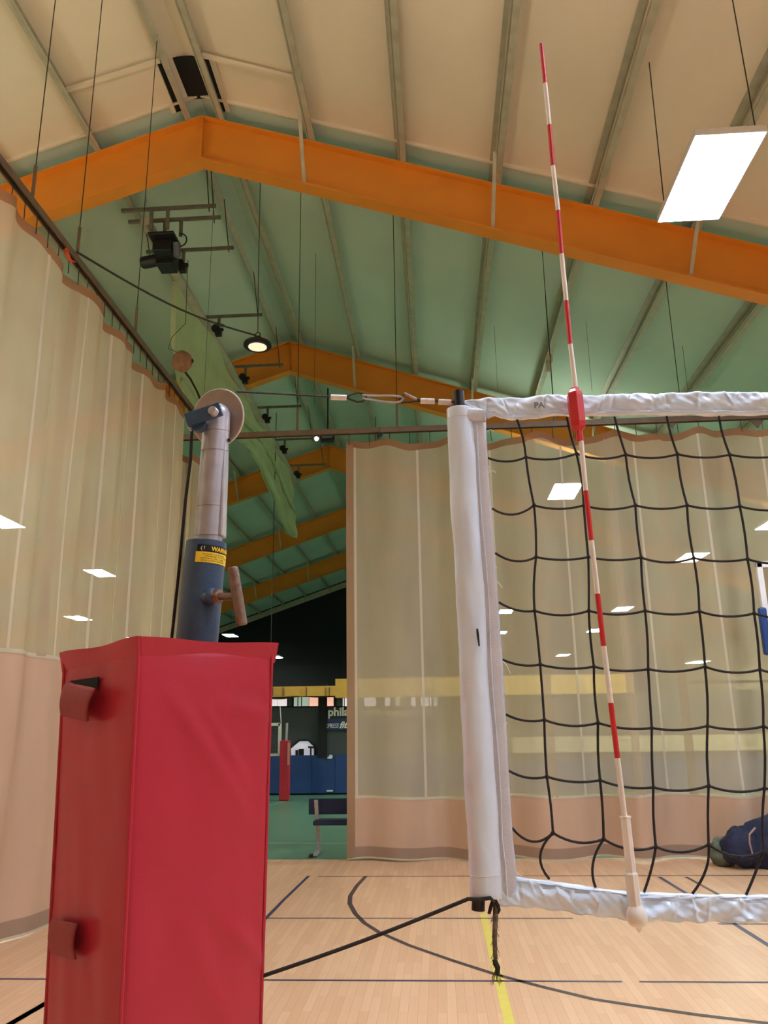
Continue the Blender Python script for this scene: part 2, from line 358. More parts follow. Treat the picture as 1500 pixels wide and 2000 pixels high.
far = [((1103, 961), 6.7, 'largest LED panel glowing through the cross curtain, just left of the striped antenna'),
       ((1350, 1090), 6.7, 'LED panel glowing through the cross curtain at right, third mesh row of the net'),
       ((988, 1195), 6.7, 'LED panel glowing through the curtain right beside the white sleeve of the net'),
       ((1216, 1190), 6.7, 'LED panel glowing through the curtain just right of the antenna'),
       ((1162, 1232), 6.7, 'small LED panel glowing directly behind the antenna'),
       ((1100, 1280), None, 'small LED panel glowing through the curtain, low and left of the antenna'),
       ((1363, 1294), None, 'small LED panel glowing through the curtain at low right'),
       ((1530, 1020), 6.7, 'LED panel beyond the right edge of the picture behind the cross curtain'),
       ((978, 1236), None, 'tiny LED panel peeking out at the edge of the white sleeve'),
       ((706, 1338), None, 'distant LED panel seen low through the curtain near its free edge'),
       ((195, 1120), 6.7, 'LED panel glowing through the left curtain, highest of those three'),
       ((153, 1208), 6.7, 'LED panel glowing through the left curtain, leftmost of those three'),
       ((268, 1248), 6.7, 'LED panel glowing through the left curtain just above the red pad'),
       ((450, 1242), 6.7, 'bright LED panel in the gap between post and handle, under the end of the roof'),
       ((538, 1284), None, 'LED panel in the gap at the right corner of the red pad')]
for p, z, lab in far:
    P = atZ(*p, z) if z else atY(*p, 43.5 if p[0] != 706 else 40)
    if P.x > 10.5: P = atX(*p, 10)
    while z and P.z > ztop(P.x)-.95: z -= .05; P = atZ(*p, z)
    if P.y > 44: P = atY(*p, 43.5)
    place_panel(P.x, P.y, P.z, lab, False)
# unseen panels added to fill the far and left courts; only the first shows
for x, y, z, n in ((atZ(2, 1020, 6.7).x, atZ(2, 1020, 6.7).y, 6.7, 'its tip showing at the left edge'), (-7.6, 6.5, 6.4, 'outside the picture to the left'), (-9, 0, 6.4, 'rearmost left one outside the picture'),
             (7.4, 17.0, 5.7, None)):
    place_panel(x, y, z, 'LED panel over the left court, '+n if n else 'LED panel light beyond the cross curtain, outside the picture at right', False)
# round high bay
P = atY(503, 676, 10.2); t = empty('highbay_lamp', P, 'round black high-bay lamp with pale lens hanging below the roof', 'ceiling light')
MB().lathe([(.0, .14), (.05, .14), (.06, .10), (.12, .085), (.19, .045), (.2, .02), (.2, 0), (.185, -.012)], P, (0, 0, 1), 32).build('housing', M_black, t, smooth=True)
MB().lathe([(.001, -.006), (.13, -.006), (.13, -.02), (.001, -.022)], P, (0, 0, 1), 32).build('lens', E_warm, t)
rg = [P + Vector((.035*math.cos(a), 0, .175+.04*math.sin(a))) for a in [i*PI/6 for i in range(13)]]
MB().tube(rg, .008, 6).build('hook_ring', M_black, t)
top = Vector((P.x-.04, P.y, ztop(P.x)+.05))
MB().tube([P+Vector((0, 0, .21)), P+Vector((-.02, 0, 1.2)), top], .006, 5).build('hanger_wire', M_wire, t)
c0 = atX(150, 492, -3.44); c1 = P+Vector((-.03, 0, .17))
tag(MB().tube([lerp(c0, c1, i/12)+Vector((0, 0, -.12*math.sin(PI*i/12))) for i in range(13)], .012, 6).build('power_cable', M_wire), 'thin dark cable slung from the left curtain track to the round black high-bay lamp', 'cable')
m_ = lerp(c0, c1, .72)+Vector((0, 0, -.09)); n_ = lerp(c0, c1, .76)+Vector((0, 0, -.08))
MB().tube([m_, n_], .022, 8).build('connector', M_black, bpy.data.objects['power_cable'])
# ------------------------------------------------------------------ divider curtains
def curtain(name, label, A, B, ztop_, zsol, fold, seams, per=.05, zb=.02, group='divider curtains', left_hem=False, right_hem=False, ribs=()):
    A = Vector(A); B = Vector(B); d = B-A; Lg = d.length; d.normalize(); nrm = Vector((-d.y, d.x, 0))
    t = empty(name, ((A+B)/2).to_tuple()[:2]+(0,), label, 'divider curtain', group)
    def P(s, z): return A + d*s + nrm*fold(s, z) + Vector((0, 0, z))
    nu = int(Lg/per)
    zt = lambda s: ztop_ + .035*math.sin(s*5.1)+.02*math.sin(s*11.7+1)
    g = lambda z0, z1: (lambda u, v: P(u*Lg, lerp(z0(u*Lg), z1(u*Lg), v)))
    zs = lambda s: zsol + .012*math.sin(s*3.3+1)
    zbb = lambda s: zb + .008*math.sin(s*4)
    MB().grid(g(zs, lambda s: zt(s)-.1), nu, 24).build('net_panel', M_mesh, t, smooth=True)
    MB().grid(g(lambda s: zt(s)-.1, zt), nu, 2).build('top_hem', M_hem, t, smooth=True)
    MB().grid(g(lambda s: zbb(s)+.14, zs), nu, 12).build('vinyl_skirt', M_vinyl, t, smooth=True)
    MB().grid(g(zbb, lambda s: zbb(s)+.14), nu, 2).build('bottom_hem', M_hem2, t, smooth=True)
    o_ = lambda s, z, e=.004: P(s, z) - nrm*e*FS
    FS = 1 if (nrm.dot(A - Vector((0, 0, 0))) > 0) else -1
    MB().grid(lambda u, v: o_(u*Lg, zs(u*Lg)+lerp(-.018, .018, v)), nu, 1).build('waist_seam', M_seam, t, smooth=True)
    MB().grid(lambda u, v: o_(u*Lg, zbb(u*Lg)+lerp(.0, .02, v)), nu, 1).build('hem_cord', M_seam, t, smooth=True)
    for s in seams:
        w_ = .016
        MB().grid(lambda u, v: o_(s+lerp(-w_, w_, v), lerp(zs(s), zt(s)-.1, u)), 24, 1).build('vertical_seam', M_seam, t, smooth=True)
    for s in ribs:
        MB().grid(lambda u, v: o_(s+lerp(-.05, .05, v), lerp(zs(s), zt(s)-.1, u), .006), 24, 1).build('overlap_strip', M_mesh, t, smooth=True)
    for fl, s0, s1 in ((left_hem, 0, .1), (right_hem, Lg-.1, Lg)):
        if fl: MB().grid(lambda u, v: o_(lerp(s0, s1, v), lerp(.03, ztop_-.02, u)), 24, 2).build('edge_hem', M_hem3, t, smooth=True)
    return t, P, zt
M_hem2 = netting('curtain_bottom_hem', (160, 134, 114), 0, .08)
M_hem3 = netting('curtain_edge_hem', (172, 140, 108), .1, .2)
def foldC(s, z):
    a = 1 + .5*(1-min(1, z/5.5))
    q = s*1.0
    v = .10*math.sin(q*6.3+.9*math.sin(q*.7)) + .03*math.sin(q*9.7+1.3) + .05*noise.noise(Vector((q*1.1, 3.1, 0)))*2
    e = .08*math.exp(-((s)/.5)**2)
    a *= min(1, .25+q*1.2)
    return a*v + .03*noise.noise(Vector((q*2.3, z*.35, 5))) + e*math.sin(z)*.3
cx0 = atY(677, 1400, YC).x
xs = lambda px: atY(px, 1400, YC).x - cx0
curtain('divider_curtain', 'tan net divider curtain with solid vinyl skirt hanging across the hall behind the volleyball net', (cx0, YC, 0), (cx0+12.6, YC, 0), 5.53, .745, foldC,
        [xs(695), xs(828), xs(984), xs(1136), xs(1296), xs(1422), xs(1560), xs(1700), xs(1840)], left_hem=True, ribs=(xs(1070), xs(1345), xs(1230)))
def foldB(s, z): return .09*math.sin(s*26) + .03*math.sin(s*61+1)
xb = atY(386, 1000, YC).x
curtain('divider_curtain', 'narrow gathered end of tan curtain beside the blue post, left of the gap', (xb-.75, YC+.02, 0), (xb, YC+.02, 0), 5.42, .75, foldB, [.2, .5], per=.02, right_hem=False)
XC = -3.446
def foldL(s, z):
    # shallow zigzag pleats, deeper towards the top where the hooks gather the cloth
    a = .6 + .5*min(1, z/6)
    v = .045*math.sin(s*6.6+.8*math.sin(s*1.3)) + .022*math.sin(s*13.1) + .05*noise.noise(Vector((s*.9, 9, 0)))
    return a*v + .06*noise.noise(Vector((s*1.2, z*.4, 2)))*(1.3-z/6)
YL0, YL1 = -3.0, atX(337, 1100, XC).y
ys = lambda px: atX(px, 1090, XC).y - YL0
curtain('divider_curtain', 'tan net divider curtain with tall pink-beige vinyl skirt along the left side', (XC, YL0, 0), (XC, YL1, 0), 5.93, 2.24, foldL,
        [ys(p) for p in (30, 71, 116, 184, 232, 260, 307, 321)] + [5.1, 6.4, 3.8, 2.2], ribs=(ys(149), ys(215), ys(100)), zb=.0)
# tracks with the short chains the curtains hang from
def track(label, a, b, dz, group, s0, rods, nch):
    a = Vector(a); b = Vector(b)
    t = empty('curtain_track', (a+b)/2, label, 'curtain track', group)
    q = MB(); d = (b-a).normalized(); sd = Vector((-d.y, d.x, 0))
    q.bar(a, b, .05, .03); q.bar(a+sd*.03-Vector((0, 0, .035)), b+sd*.03-Vector((0, 0, .035)), .012, .06); q.bar(a-sd*.03-Vector((0, 0, .035)), b-sd*.03-Vector((0, 0, .035)), .012, .06)
    q.build('rail', M_track, t)
    for i in range(nch):
        p = a + d*(s0 + (b-a).length*i/nch*(1-s0/(b-a).length))
        MB().tube([p-Vector((0, 0, .05)), p-Vector((0, 0, dz*.6)), p+Vector((.004, 0, -dz))], .005, 5).build('hanging_chain', M_wire, t)
    for p in rods:
        x, y = p; zz = ztop(x)+.1
        k = a.z if abs(d.x) < .5 else a.z
        MB().tube([(x, y, k), (x, y, zz)], .0055, 6).build('suspension_rod', M_wire, t)
        MB().tube([(x, y, k), (x, y, k+.35)], .018, 6).build('rod_end', M_track, t)
    return t
track('long dark curtain track above the left curtain, running along the hall', (XC, YL0, 6.15), (XC, 10.72, 6.15), .26, 'curtain tracks', 0,
      [(XC, atX(65, 368, XC).y), (XC, atX(152, 485, XC).y), (XC, atX(265, 637, XC).y)], 64)
track('dark curtain track crossing the hall above the cross curtain', (-5.3, YC, 5.73), (11.5, YC, 5.73), .24, 'curtain tracks', 4.15,
      [(atY(776, 837, YC).x, YC), (atY(1084, 825, YC).x, YC), (atY(1333, 820, YC).x, YC), (6.3, YC), (8.6, YC), (-1.9, YC)], 44)
# triangular gusset plates where braces meet the cross track
for px, py in ((1312, 815), (1478, 815)):
    P = atY(px, py, YC); b = MB()
    b.add([P+Vector((-.12, 0, .0)), P+Vector((.12, 0, 0)), P+Vector((.0, 0, -.16)), P+Vector((-.12, .02, .0)), P+Vector((.12, .02, 0)), P+Vector((.0, .02, -.16))], [(0, 1, 2), (5, 4, 3), (0, 3, 4, 1), (1, 4, 5, 2), (2, 5, 3, 0)])
    b.build('gusset_plate', M_track, bpy.data.objects['curtain_track.001'])
# small black speaker hanging under the cross track
P = atY(741, 850, YC-.05); t = empty('track_bracket', P, 'small black triangular bracket hanging under the cross track near the gap', 'bracket')
b = MB(); b.add([P+Vector((-.04, 0, .06)), P+Vector((-.035, 0, -.05)), P+Vector((.05, 0, .01)), P+Vector((-.04, .05, .06)), P+Vector((-.035, .05, -.05)), P+Vector((.05, .05, .01))], [(0, 1, 2), (5, 4, 3), (0, 3, 4, 1), (1, 4, 5, 2), (2, 5, 3, 0)]).build('plate', M_black, t)
MB().tube([P+Vector((0, .02, .0)), P+Vector((0, .02, .12))], .008, 6).build('hook', M_wire, t)
# orange rag tied on the left track
P = atX(128, 493, XC+.05); b = MB()
b.grid(lambda u, v: P+Vector((.02*math.sin(v*9), lerp(-.03, .2, u), lerp(-.03, .03, v)*(1.1-u)+.02*math.sin(u*8))), 10, 4)
tag(b.build('red_tape_flag', mat('red_orange_tape', (214, 84, 40), .5), solid=.003), 'scrap of red-orange tape tied on the left curtain track', 'tape')

# ------------------------------------------------------------------ rolled drop curtain under the ridge
HY = [11.72, 14.0, 16.25, 18.65, 21.0, 23.3]
PXX, PZ = -4.15, 9.18
t = empty('drop_curtain', (PXX, 17, 9), 'rolled-up pale green drop curtain slung along the roof, its loose tail sagging', 'drop curtain')
MB().tube([(PXX-.18, 10.6, PZ+.12), (PXX-.18, 24.2, PZ+.12)], .085, 14).build('roller_tube', M_purl, t, smooth=True)
lz = [(11.95, 8.9), (12.02, 7.5), (12.2, 7.28), (12.6, 7.2), (13.04, 7.14), (15, 7.5), (17.0, 7.9), (17.8, 7.97), (19.5, 7.8), (20.6, 7.5), (21.5, 7.2), (22.4, 7.08), (23.7, 7.25)]
def lowz(y):
    for (a, za), (b_, zb_) in zip(lz, lz[1:]):
        if a <= y <= b_: return lerp(za, zb_, (y-a)/(b_-a))
    return lz[-1][1]
def dropf(u, v):
    y = lerp(11.95, 23.7, u**1.15); z1 = lowz(y); z = lerp(9.1, z1, v)
    x = -4.28 + .10*math.sin(v*3)*math.sin(y*.8) + .05*math.sin(y*2.3+v*4) + .03*math.sin(v*17+y) + .05*v
    return Vector((x, y, z))
MB().grid(dropf, 120, 26).build('hanging_fold', M_drop, t, smooth=True)
MB().tube([Vector((-4.2+.03*math.sin(y), y, lowz(y)+.12)) for y in [12.3+i*.38 for i in range(30)]], [.05+.05*math.sin(min(1, i/5)*PI/2)+.02*math.sin(i*1.7) for i in range(30)], 12).build('rolled_bundle', M_drop, t, smooth=True)
MB().tube([Vector((-4.12, y, lerp(9.0, lowz(y), .55)+.1*math.sin(y*.7))) for y in [16.5+i*.38 for i in range(19)]], [.06+.02*math.sin(i*2.1) for i in range(19)], 10, flat=.6).build('rolled_bundle', M_drop, t, smooth=True)
# cross struts and pipe clamps that carry it
def hanger(y, i):
    g = empty('curtain_hanger', (-4.1, y, 9.5), 'x', 'hanger bracket', 'strut hangers carrying the drop curtain')
    MB().bar((-4.73, y, 9.5), (-3.22, y, 9.5), .045, .05).build('cross_strut', M_steel, g)
    MB().tube([(-3.3, y, 9.42), (-3.42, y, ztop(-3.42)+.03)], .008, 6).build('tie_rod', M_wire, g)
    MB().tube([(-4.66, y, 9.42), (-4.78, y, ztop(-4.78)+.03)], .008, 6).build('tie_rod', M_wire, g)
    MB().bar((-4.08, y, 9.48), (-4.08, y, 9.26), .05, .05, up=(0, 1, 0)).build('drop_leg', M_steel, g)
    q = MB().lathe([(.03, -.05), (.075, -.05), (.085, -.02), (.085, .03), (.07, .05), (.03, .05)], (-4.14, y, 9.24), (0, 1, 0), 12)
    q.box((-4.08, y, 9.14), (.12, .1, .12)); q.box((-4.02, y-.02, 9.2), (.08, .05, .05)); q.build('clamp', M_black, g, bevel=.006)
    return g
nth = ['nearest, just behind the black motor', 'second from the motor', 'third from motor', 'fourth from the motor', 'fifth from motor', 'farthest of them']
for i, y in enumerate(HY): hanger(y, i)['label'] = 'steel strut with black clamp on the drop curtain tube, ' + nth[i]
# motor
g = empty('hoist_motor', (-4.2, 10.9, 9.3), 'black hoist motor hung from two steel struts at the head of the drop curtain', 'hoist motor')
for y, x0 in ((10.59, -4.72), (10.88, -4.72)):
    MB().bar((x0, y, 9.5), (-3.22, y, 9.5), .045, .05).build('cross_strut', M_steel, g)
    MB().tube([(-3.32, y, 9.4), (-3.42, y, ztop(-3.42)+.03)], .008, 6).build('tie_rod', M_wire, g)
for x in (-4.24, -3.98): MB().bar((x, 10.59, 9.48), (x, 10.62, 9.15), .05, .04, up=(0, 1, 0)).build('drop_leg', M_steel, g)
for x in (-4.12, -3.86): MB().bar((x, 10.88, 9.48), (x, 10.9, 9.2), .05, .04, up=(0, 1, 0)).build('drop_leg', M_steel, g)
MB().box((-4.1, 10.85, 9.12), (.42, .4, .05)).box((-4.12, 10.95, 9.0), (.3, .32, .2)).box((-4.16, 11.2, 8.95), (.28, .3, .26)).build('gearbox', M_black, g, bevel=.015)
MB().lathe([(.02, 0), (.09, 0), (.1, .03), (.1, .24), (.08, .28), (.03, .29)], (-4.30, 11.15, 8.96), (-1, .1, -.1), 16).build('motor_housing', M_black, g, smooth=True)
MB().lathe([(.02, 0), (.06, 0), (.06, .2), (.05, .22), (.02, .22)], (-3.9, 10.85, 9.05), (0, .3, -1), 14).build('brake_can', mat('grey_blue_can', (92, 104, 112), .5), g, smooth=True)
MB().tube([Vector((-3.86, 10.85, 9.2))+Vector((.12*math.sin(a), 0, -.1+.12*math.cos(a))) for a in [i*PI/8 for i in range(9)]], .012, 6).build('motor_cable', M_black, g)
# orange knotted rope bundle under the near end of the drop curtain
P = atX(356, 706, -4.05); q = MB()
g = empty('knotted_strap', P, 'rust-brown knotted strap dangling in front of the drop curtain', 'strap')
q.grid(lambda u, v: P + Vector((.17*math.sin(u*PI)*math.cos(v*2*PI)*(1+.35*noise.noise(Vector((v*9, u*5, 1)))), .1*math.sin(u*PI)*math.sin(v*2*PI), .17*math.cos(u*PI)*(1+.2*math.sin(v*13)))), 14, 20)
q.build('knot', mat('rust_strap', (150, 114, 88), .8, var=.25, scale=14), g, smooth=True)
MB().tube([P+Vector((.0, 0, .12)), P+Vector((-.25, 0, .25)), P+Vector((-.2, .0, .45)), P+Vector((.02, 0, .7)), P+Vector((0, 0, 1.7)), P+Vector((0, 0, 1.9))], .005, 6).build('upper_cord', M_rope, g)
MB().tube([P+Vector((0, 0, -.12)), atX(372, 740, -4.0), atX(385, 765, -3.95), atX(400, 800, -3.9)], .02, 6).build('lower_cord', M_rope, g)
# dangling thin cords in the roof space
for (px, py0, py1, Y, lab) in ((618, 372, 790, 13, 'thin wire hanging from the roof between first and second beam, left of centre'), (955, 455, 760, 14, 'thin wire hanging from the roof just left of the antenna'), (1073, 690, 825, 12.5, 'short dark wire hanging from a purlin clamp above the net tape'),
                               (1317, 545, 762, 13, 'thin wire hanging from the roof right of the antenna'), (1133, 500, 765, 13, 'thin wire hanging from the roof close behind the antenna'), (420, 335, 765, 11.5, 'thin wire hanging from the ridge past the cross struts')):
    a = atY(px, py0, Y); b_ = atY(px, py1, Y); b_.x = a.x; a.z = ztop(a.x)+.1
    tag(MB().tube([a, b_], .003, 5).build('hanging_wire', M_wire), lab, 'wire', 'thin hanging wires')
# purlin clamp
P = atY(1073, 700, 12.5)
g = empty('purlin_clamp', P, 'pale steel clamp gripping a purlin above the net, wire hanging from it', 'clamp')
MB().box(P+Vector((0, 0, .0)), (.1, .1, .12)).box(P+Vector((-.03, 0, -.14)), (.07, .05, .2)).build('plate', M_purl, g, bevel=.01)
# sensor box at far ridge in the gap
P = atY(640, 855, 19.5); g = empty('projector_box', P, 'small dark box with bluish glass hanging near the ridge in the gap between curtains', 'floodlight')
MB().box(P, (.36, .2, .22)).build('case', M_black, g, bevel=.02); MB().box(P+Vector((0, -.105, .02)), (.28, .012, .14)).build('glass', mat('blue_glass', (120, 128, 160), .15), g)
MB().lathe([(.001, 0), (.06, 0), (.05, .05), (.001, .06)], P+Vector((-.28, -.05, -.04)), (-.3, -1, 0), 14).build('side_lamp', emit('side_lamp_lens', (235, 240, 250), 1.0), g)
MB().tube([P+Vector((0, 0, .1)), (P.x, P.y, ztop(P.x)+.05)], .02, 6).build('stem', M_wire, g)

# ------------------------------------------------------------------ far end
WY = 21.2
S = lambda px, py, Y=WY: atY(px, py, Y)
zt_ = S(600, 1360).z + .12
b = MB(); b.box((-3.25, WY+.15, 1.2), (29.8, .3, 2.4)); struct(b, 'wall_partition', M_grey)
b = MB(); b.box((-3.25, WY+.15, 2.62), (29.8, .3, .06)); struct(b, 'trim_2', M_dark)
# windows along the top of the partition
def win(px0, px1, py0, py1, m, name='window_1', extra=()):
    a = S(px0, py0); c = S(px1, py1)
    f = struct(MB().box(((a.x+c.x)/2, WY-.03, (a.z+c.z)/2), (c.x-a.x+.06, .05, a.z-c.z+.06)), name, M_dark)
    tag(MB().box(((a.x+c.x)/2, WY-.062, (a.z+c.z)/2), (c.x-a.x, .015, a.z-c.z)).build('pane', m, f), kind='structure')
    for p in extra:
        k = S(p, py0).x; tag(MB().box((k, WY-.075, (a.z+c.z)/2), (.02, .02, a.z-c.z)).build('mullion', M_dark, f), kind='structure')
wins = [(526, 543, E_w1, ()), (544, 561, E_w1, ()), (562, 571, M_grey, ()), (575, 604, E_w3, (583, 590)), (605, 622, E_w2, ()), (639, 652, E_w2, ()), (658, 668, M_grey, ()), (670, 692, E_w1, (673,)), (712, 735, E_w1, ()), (752, 762, E_w1, ()), (772, 782, E_w3, ()), (803, 812, E_w1, ()), (822, 843, E_w1, (838,)), (846, 855, E_w3, ())]
for i, (x0, x1, m, ex) in enumerate(wins): win(x0, x1, 1362, 1379, m, 'window_%d' % (i+1), ex)
# yellow duct in front of them with black valence
def pbox(px0, py0, px1, py1, Y, dep): 
    a = atY(px0, py0, Y); c = atY(px1, py1, Y); return ((a.x+c.x)/2, Y+dep/2, (a.z+c.z)/2), (c.x-a.x, dep, a.z-c.z)
g = empty('air_duct', S(600, 1350), 'yellow painted air duct running above the far partition wall, seen beside the red pad', 'air duct')
MB().box(*pbox(440, 1343, 655, 1359, WY-.6, .4)).build('duct_run', M_yellow, g)
MB().box(*pbox(655, 1326, 1240, 1353, WY-.6, .4)).build('duct_run', M_yellow, g)
MB().box(*pbox(557, 1346, 583, 1359, WY-.75, .2)).build('outlet_box', M_yellow, g)
for p in (532, 552, 598, 636, 643): MB().box(*pbox(p, 1342.5, p+1.2, 1359.5, WY-.62, .02)).build('joint_band', M_track, g)
for x in (-7.5, -4.3, -1.5, 1.5): MB().tube([(x, WY-.4, 2.8), (x, WY-.4, ztop(x)+.1)], .01, 5).build('hanger_rod', M_wire, g)
q = MB(); q.grid(lambda u, v: Vector((lerp(-9, 1.0, u), WY-.5, lerp(S(600, 1357).z, S(600, 1364).z+.02*math.sin(u*60)+.015*math.sin(u*23), v))), 120, 2)
q.build('black_valence', M_black, g, solid=.02)
q = MB(); q.box(*pbox(1000, 1440, 1560, 1464, WY-.2, .06)); tag(q.build('ledge_board', M_beige), 'pale board running along the partition wall, faint through the curtain at right', 'ledge')
# upper posts on the dark part
b = MB().box(*pbox(622, 1335, 638, 1480, WY-.12, .1)); struct(b, 'trim_3', M_dark)
# blue pads
b = MB(); xs0 = [S(p, 1500).x for p in (380, 440, 500, 560, 610, 655, 700, 760, 820, 880, 940, 1000, 1060, 1120, 1180, 1240, 1300, 1360, 1420, 1480, 1540, 1600)]
zt1, zt0 = S(600, 1475).z, S(600, 1549).z
g = empty('wall_padding', (-3, WY, .5), 'dark blue safety padding along the foot of the far partition wall', 'wall padding')
for a, c in zip(xs0, xs0[1:]): MB().box(((a+c)/2, WY-.05, (zt0+zt1)/2), (c-a-.004, .09, zt1-zt0)).build('pad_section', M_blue, g, bevel=.006)
b = MB().box((-3, WY-.03, (zt0-.04)/2+.01), (20, .05, zt0-.04)); struct(b, 'baseboard_partition', M_dark)
q = MB().box(*pbox(638, 1543.5, 650, 1546, WY-.13, .02)); tag(q.build('wall_label', M_white), 'small white maker plate low on the blue wall padding', 'label')
q = MB().lathe([(.001, 0), (.05, 0), (.05, .02), (.001, .02)], S(646, 1478, WY-.12), (0, -1, 0), 10); q.box(S(642, 1480, WY-.14), (.06, .02, .04)); tag(q.build('wall_sensor', M_white), 'small white fitting on top of the blue wall padding', 'fitting')
# octagon mirror opening
P = [S(*p, WY-.02) for p in ((567, 1475), (567, 1461), (585, 1446), (603, 1446), (615, 1458), (615, 1475))]
g = empty('wall_opening', S(590, 1460), 'pale octagonal opening in the dark partition wall above the blue pads', 'opening')
b = MB(); b.add([p for p in P]+[p+Vector((0, .03, 0)) for p in P], [tuple(range(6)), tuple(range(11, 5, -1))]+[(i, i+6, (i+1) % 6+6, (i+1) % 6) for i in range(6)]); b.build('lit_pane', emit('lit_gym_pane', (150, 148, 168), .35), g)
MB().tube([p+Vector((0, -.02, 0)) for p in P], .025, 6).build('frame', M_black, g)
for x, w_, h_ in ((583, 10, 12), (577, 5, 10)): MB().box(*pbox(x, 1475-h_, x+w_, 1475, WY-.06, .03)).build('silhouette', M_dark, g)
MB().tube([S(607, 1475, WY-.07), S(607, 1460, WY-.07)], .02, 6).tube([S(602, 1459, WY-.07), S(613, 1460, WY-.07)], .025, 6).build('silhouette', M_dark, g)
# lettering
g = empty('wall_lettering', S(640, 1390), 'white lowercase club name lettering on the far dark wall, half behind the curtain', 'lettering')
def words(txt, px0, px1, pyb, m, par, Y, name, shear=0, bold=0, hpx=None):
    vs, fs = text_mb(txt, 1, shear, bold); x0 = min(v.x for v in vs); x1 = max(v.x for v in vs); a = atY(px0, pyb, Y); c = atY(px1, pyb, Y)
    k = (c.x-a.x)/(x1-x0); kz = k if not hpx else (atY(px0, pyb-hpx, Y).z-a.z)/.72
    MB().add([Vector((a.x+(v.x-x0)*k, Y-v.z*2, a.z+v.y*kz)) for v in vs], fs).build(name, m, par)
M_let = mat('white_lettering', (250, 250, 250), .5, var=.01)
words('philadelphia', 641, 745, 1398, M_let, g, WY-.06, 'letters', bold=.03); words('sports', 750, 800, 1398, M_let, g, WY-.06, 'letters', bold=.03); words('clubs', 806, 850, 1398, M_let, g, WY-.06, 'letters', bold=.03)
g = empty('banner_sign', S(650, 1415), 'navy sign with slanted white lettering under the club name', 'sign')
MB().box(*pbox(633, 1404, 760, 1424, WY-.06, .03)).build('board', M_blue, g)
words('XPRESS', 634, 662, 1422, M_let, g, WY-.075, 'letters', shear=.35, hpx=9); words('fit', 663, 680, 1422, M_let, g, WY-.075, 'letters', shear=.35, bold=.03, hpx=13)
# dark figure silhouette stand by the wall
# far volleyball post, net
PYf = 19.6; base = atZ(555, 1564, 0); PYf = base.y
A_ = lambda px, py: atY(px, py, PYf)
g = empty('padded_net_post', base, 'far volleyball post in a tall red pad standing on the green floor', 'net post')
x0, x1 = A_(547, 1500).x, A_(566, 1500).x; zt2 = A_(556, 1446).z
MB().box(((x0+x1)/2, base.y, zt2/2), (x1-x0, .2, zt2)).build('post_pad', M_red, g, bevel=.03)
MB().tube([((x0+x1)/2+.02, base.y, zt2-.1), ((x0+x1)/2+.03, base.y, A_(557, 1412).z)], .03, 10).build('pole', M_alu, g)
MB().box(((x0+x1)/2+.1, base.y-.11, A_(562, 1472).z), (.05, .01, .5)).build('strap', mat('pad_writing', (190, 140, 120), .6), g)
g = empty('far_volleyball_net', A_(530, 1440), 'far volleyball net on the green court, white bands top and bottom', 'volleyball net')
q = MB(); xl = A_(300, 1412).x; xr = A_(547, 1412).x; zt3, zb3 = A_(547, 1413).z, A_(547, 1474).z
q.box(((xl+xr)/2, base.y, zt3-.02), (xr-xl, .02, .07)); q.build('top_tape', M_white, g)
MB().bar((xr, base.y, zt3), (xr, base.y, zb3), .08, .02, up=(0, 1, 0)).build('side_tape', M_white, g)
MB().bar((xr, base.y, zb3), (xl, base.y-2.4, zb3), .02, .07).build('bottom_tape', M_white, g) if False else MB().bar((xr, base.y, zb3), (xl, base.y, zb3-.05), .02, .06).build('bottom_tape', M_white, g)
q = MB()
for i in range(44): q.tube([(lerp(xl, xr, i/44), base.y, zt3), (lerp(xl, xr, i/44), base.y, zb3)], .003, 4, cap=False)
for i in range(1, 9): q.tube([(xl, base.y, lerp(zt3, zb3, i/9)), (xr, base.y, lerp(zt3, zb3, i/9))], .003, 4, cap=False)
q.build('mesh', M_cord, g)
MB().tube([A_(547, 1380), A_(549, 1412)], .012, 5).build('antenna', M_white, g)
# bench just beyond the curtain gap
fb = atZ(620, 1668, 0); BY = fb.y; B_ = lambda px, py: atY(px, py, BY)
g = empty('team_bench', fb, 'navy bench with grey tube leg on the green floor at the curtain edge', 'bench')
MB().box(*pbox(603, 1560, 860, 1589, BY-.1, .04)).build('backrest', M_navy, g, bevel=.01)
MB().box(*pbox(611, 1604, 860, 1611, BY-.32, .36)).build('seat', M_navy, g, bevel=.01)
for p in (620, 800):
    MB().bar(B_(p, 1561)+Vector((0, -.13, 0)), B_(p+4, 1662)+Vector((0, -.02, 0)), .05, .03, up=(0, 1, 0)).build('leg', M_alu, g)
    MB().bar(B_(p+2, 1662)+Vector((0, -.3, 0)), B_(p+2, 1662)+Vector((0, .15, 0)), .05, .04).build('foot', M_alu, g)
    MB().box(B_(p-5, 1664)+Vector((0, -.3, -.01)), (.05, .06, .05)).build('rubber_foot', M_black, g)
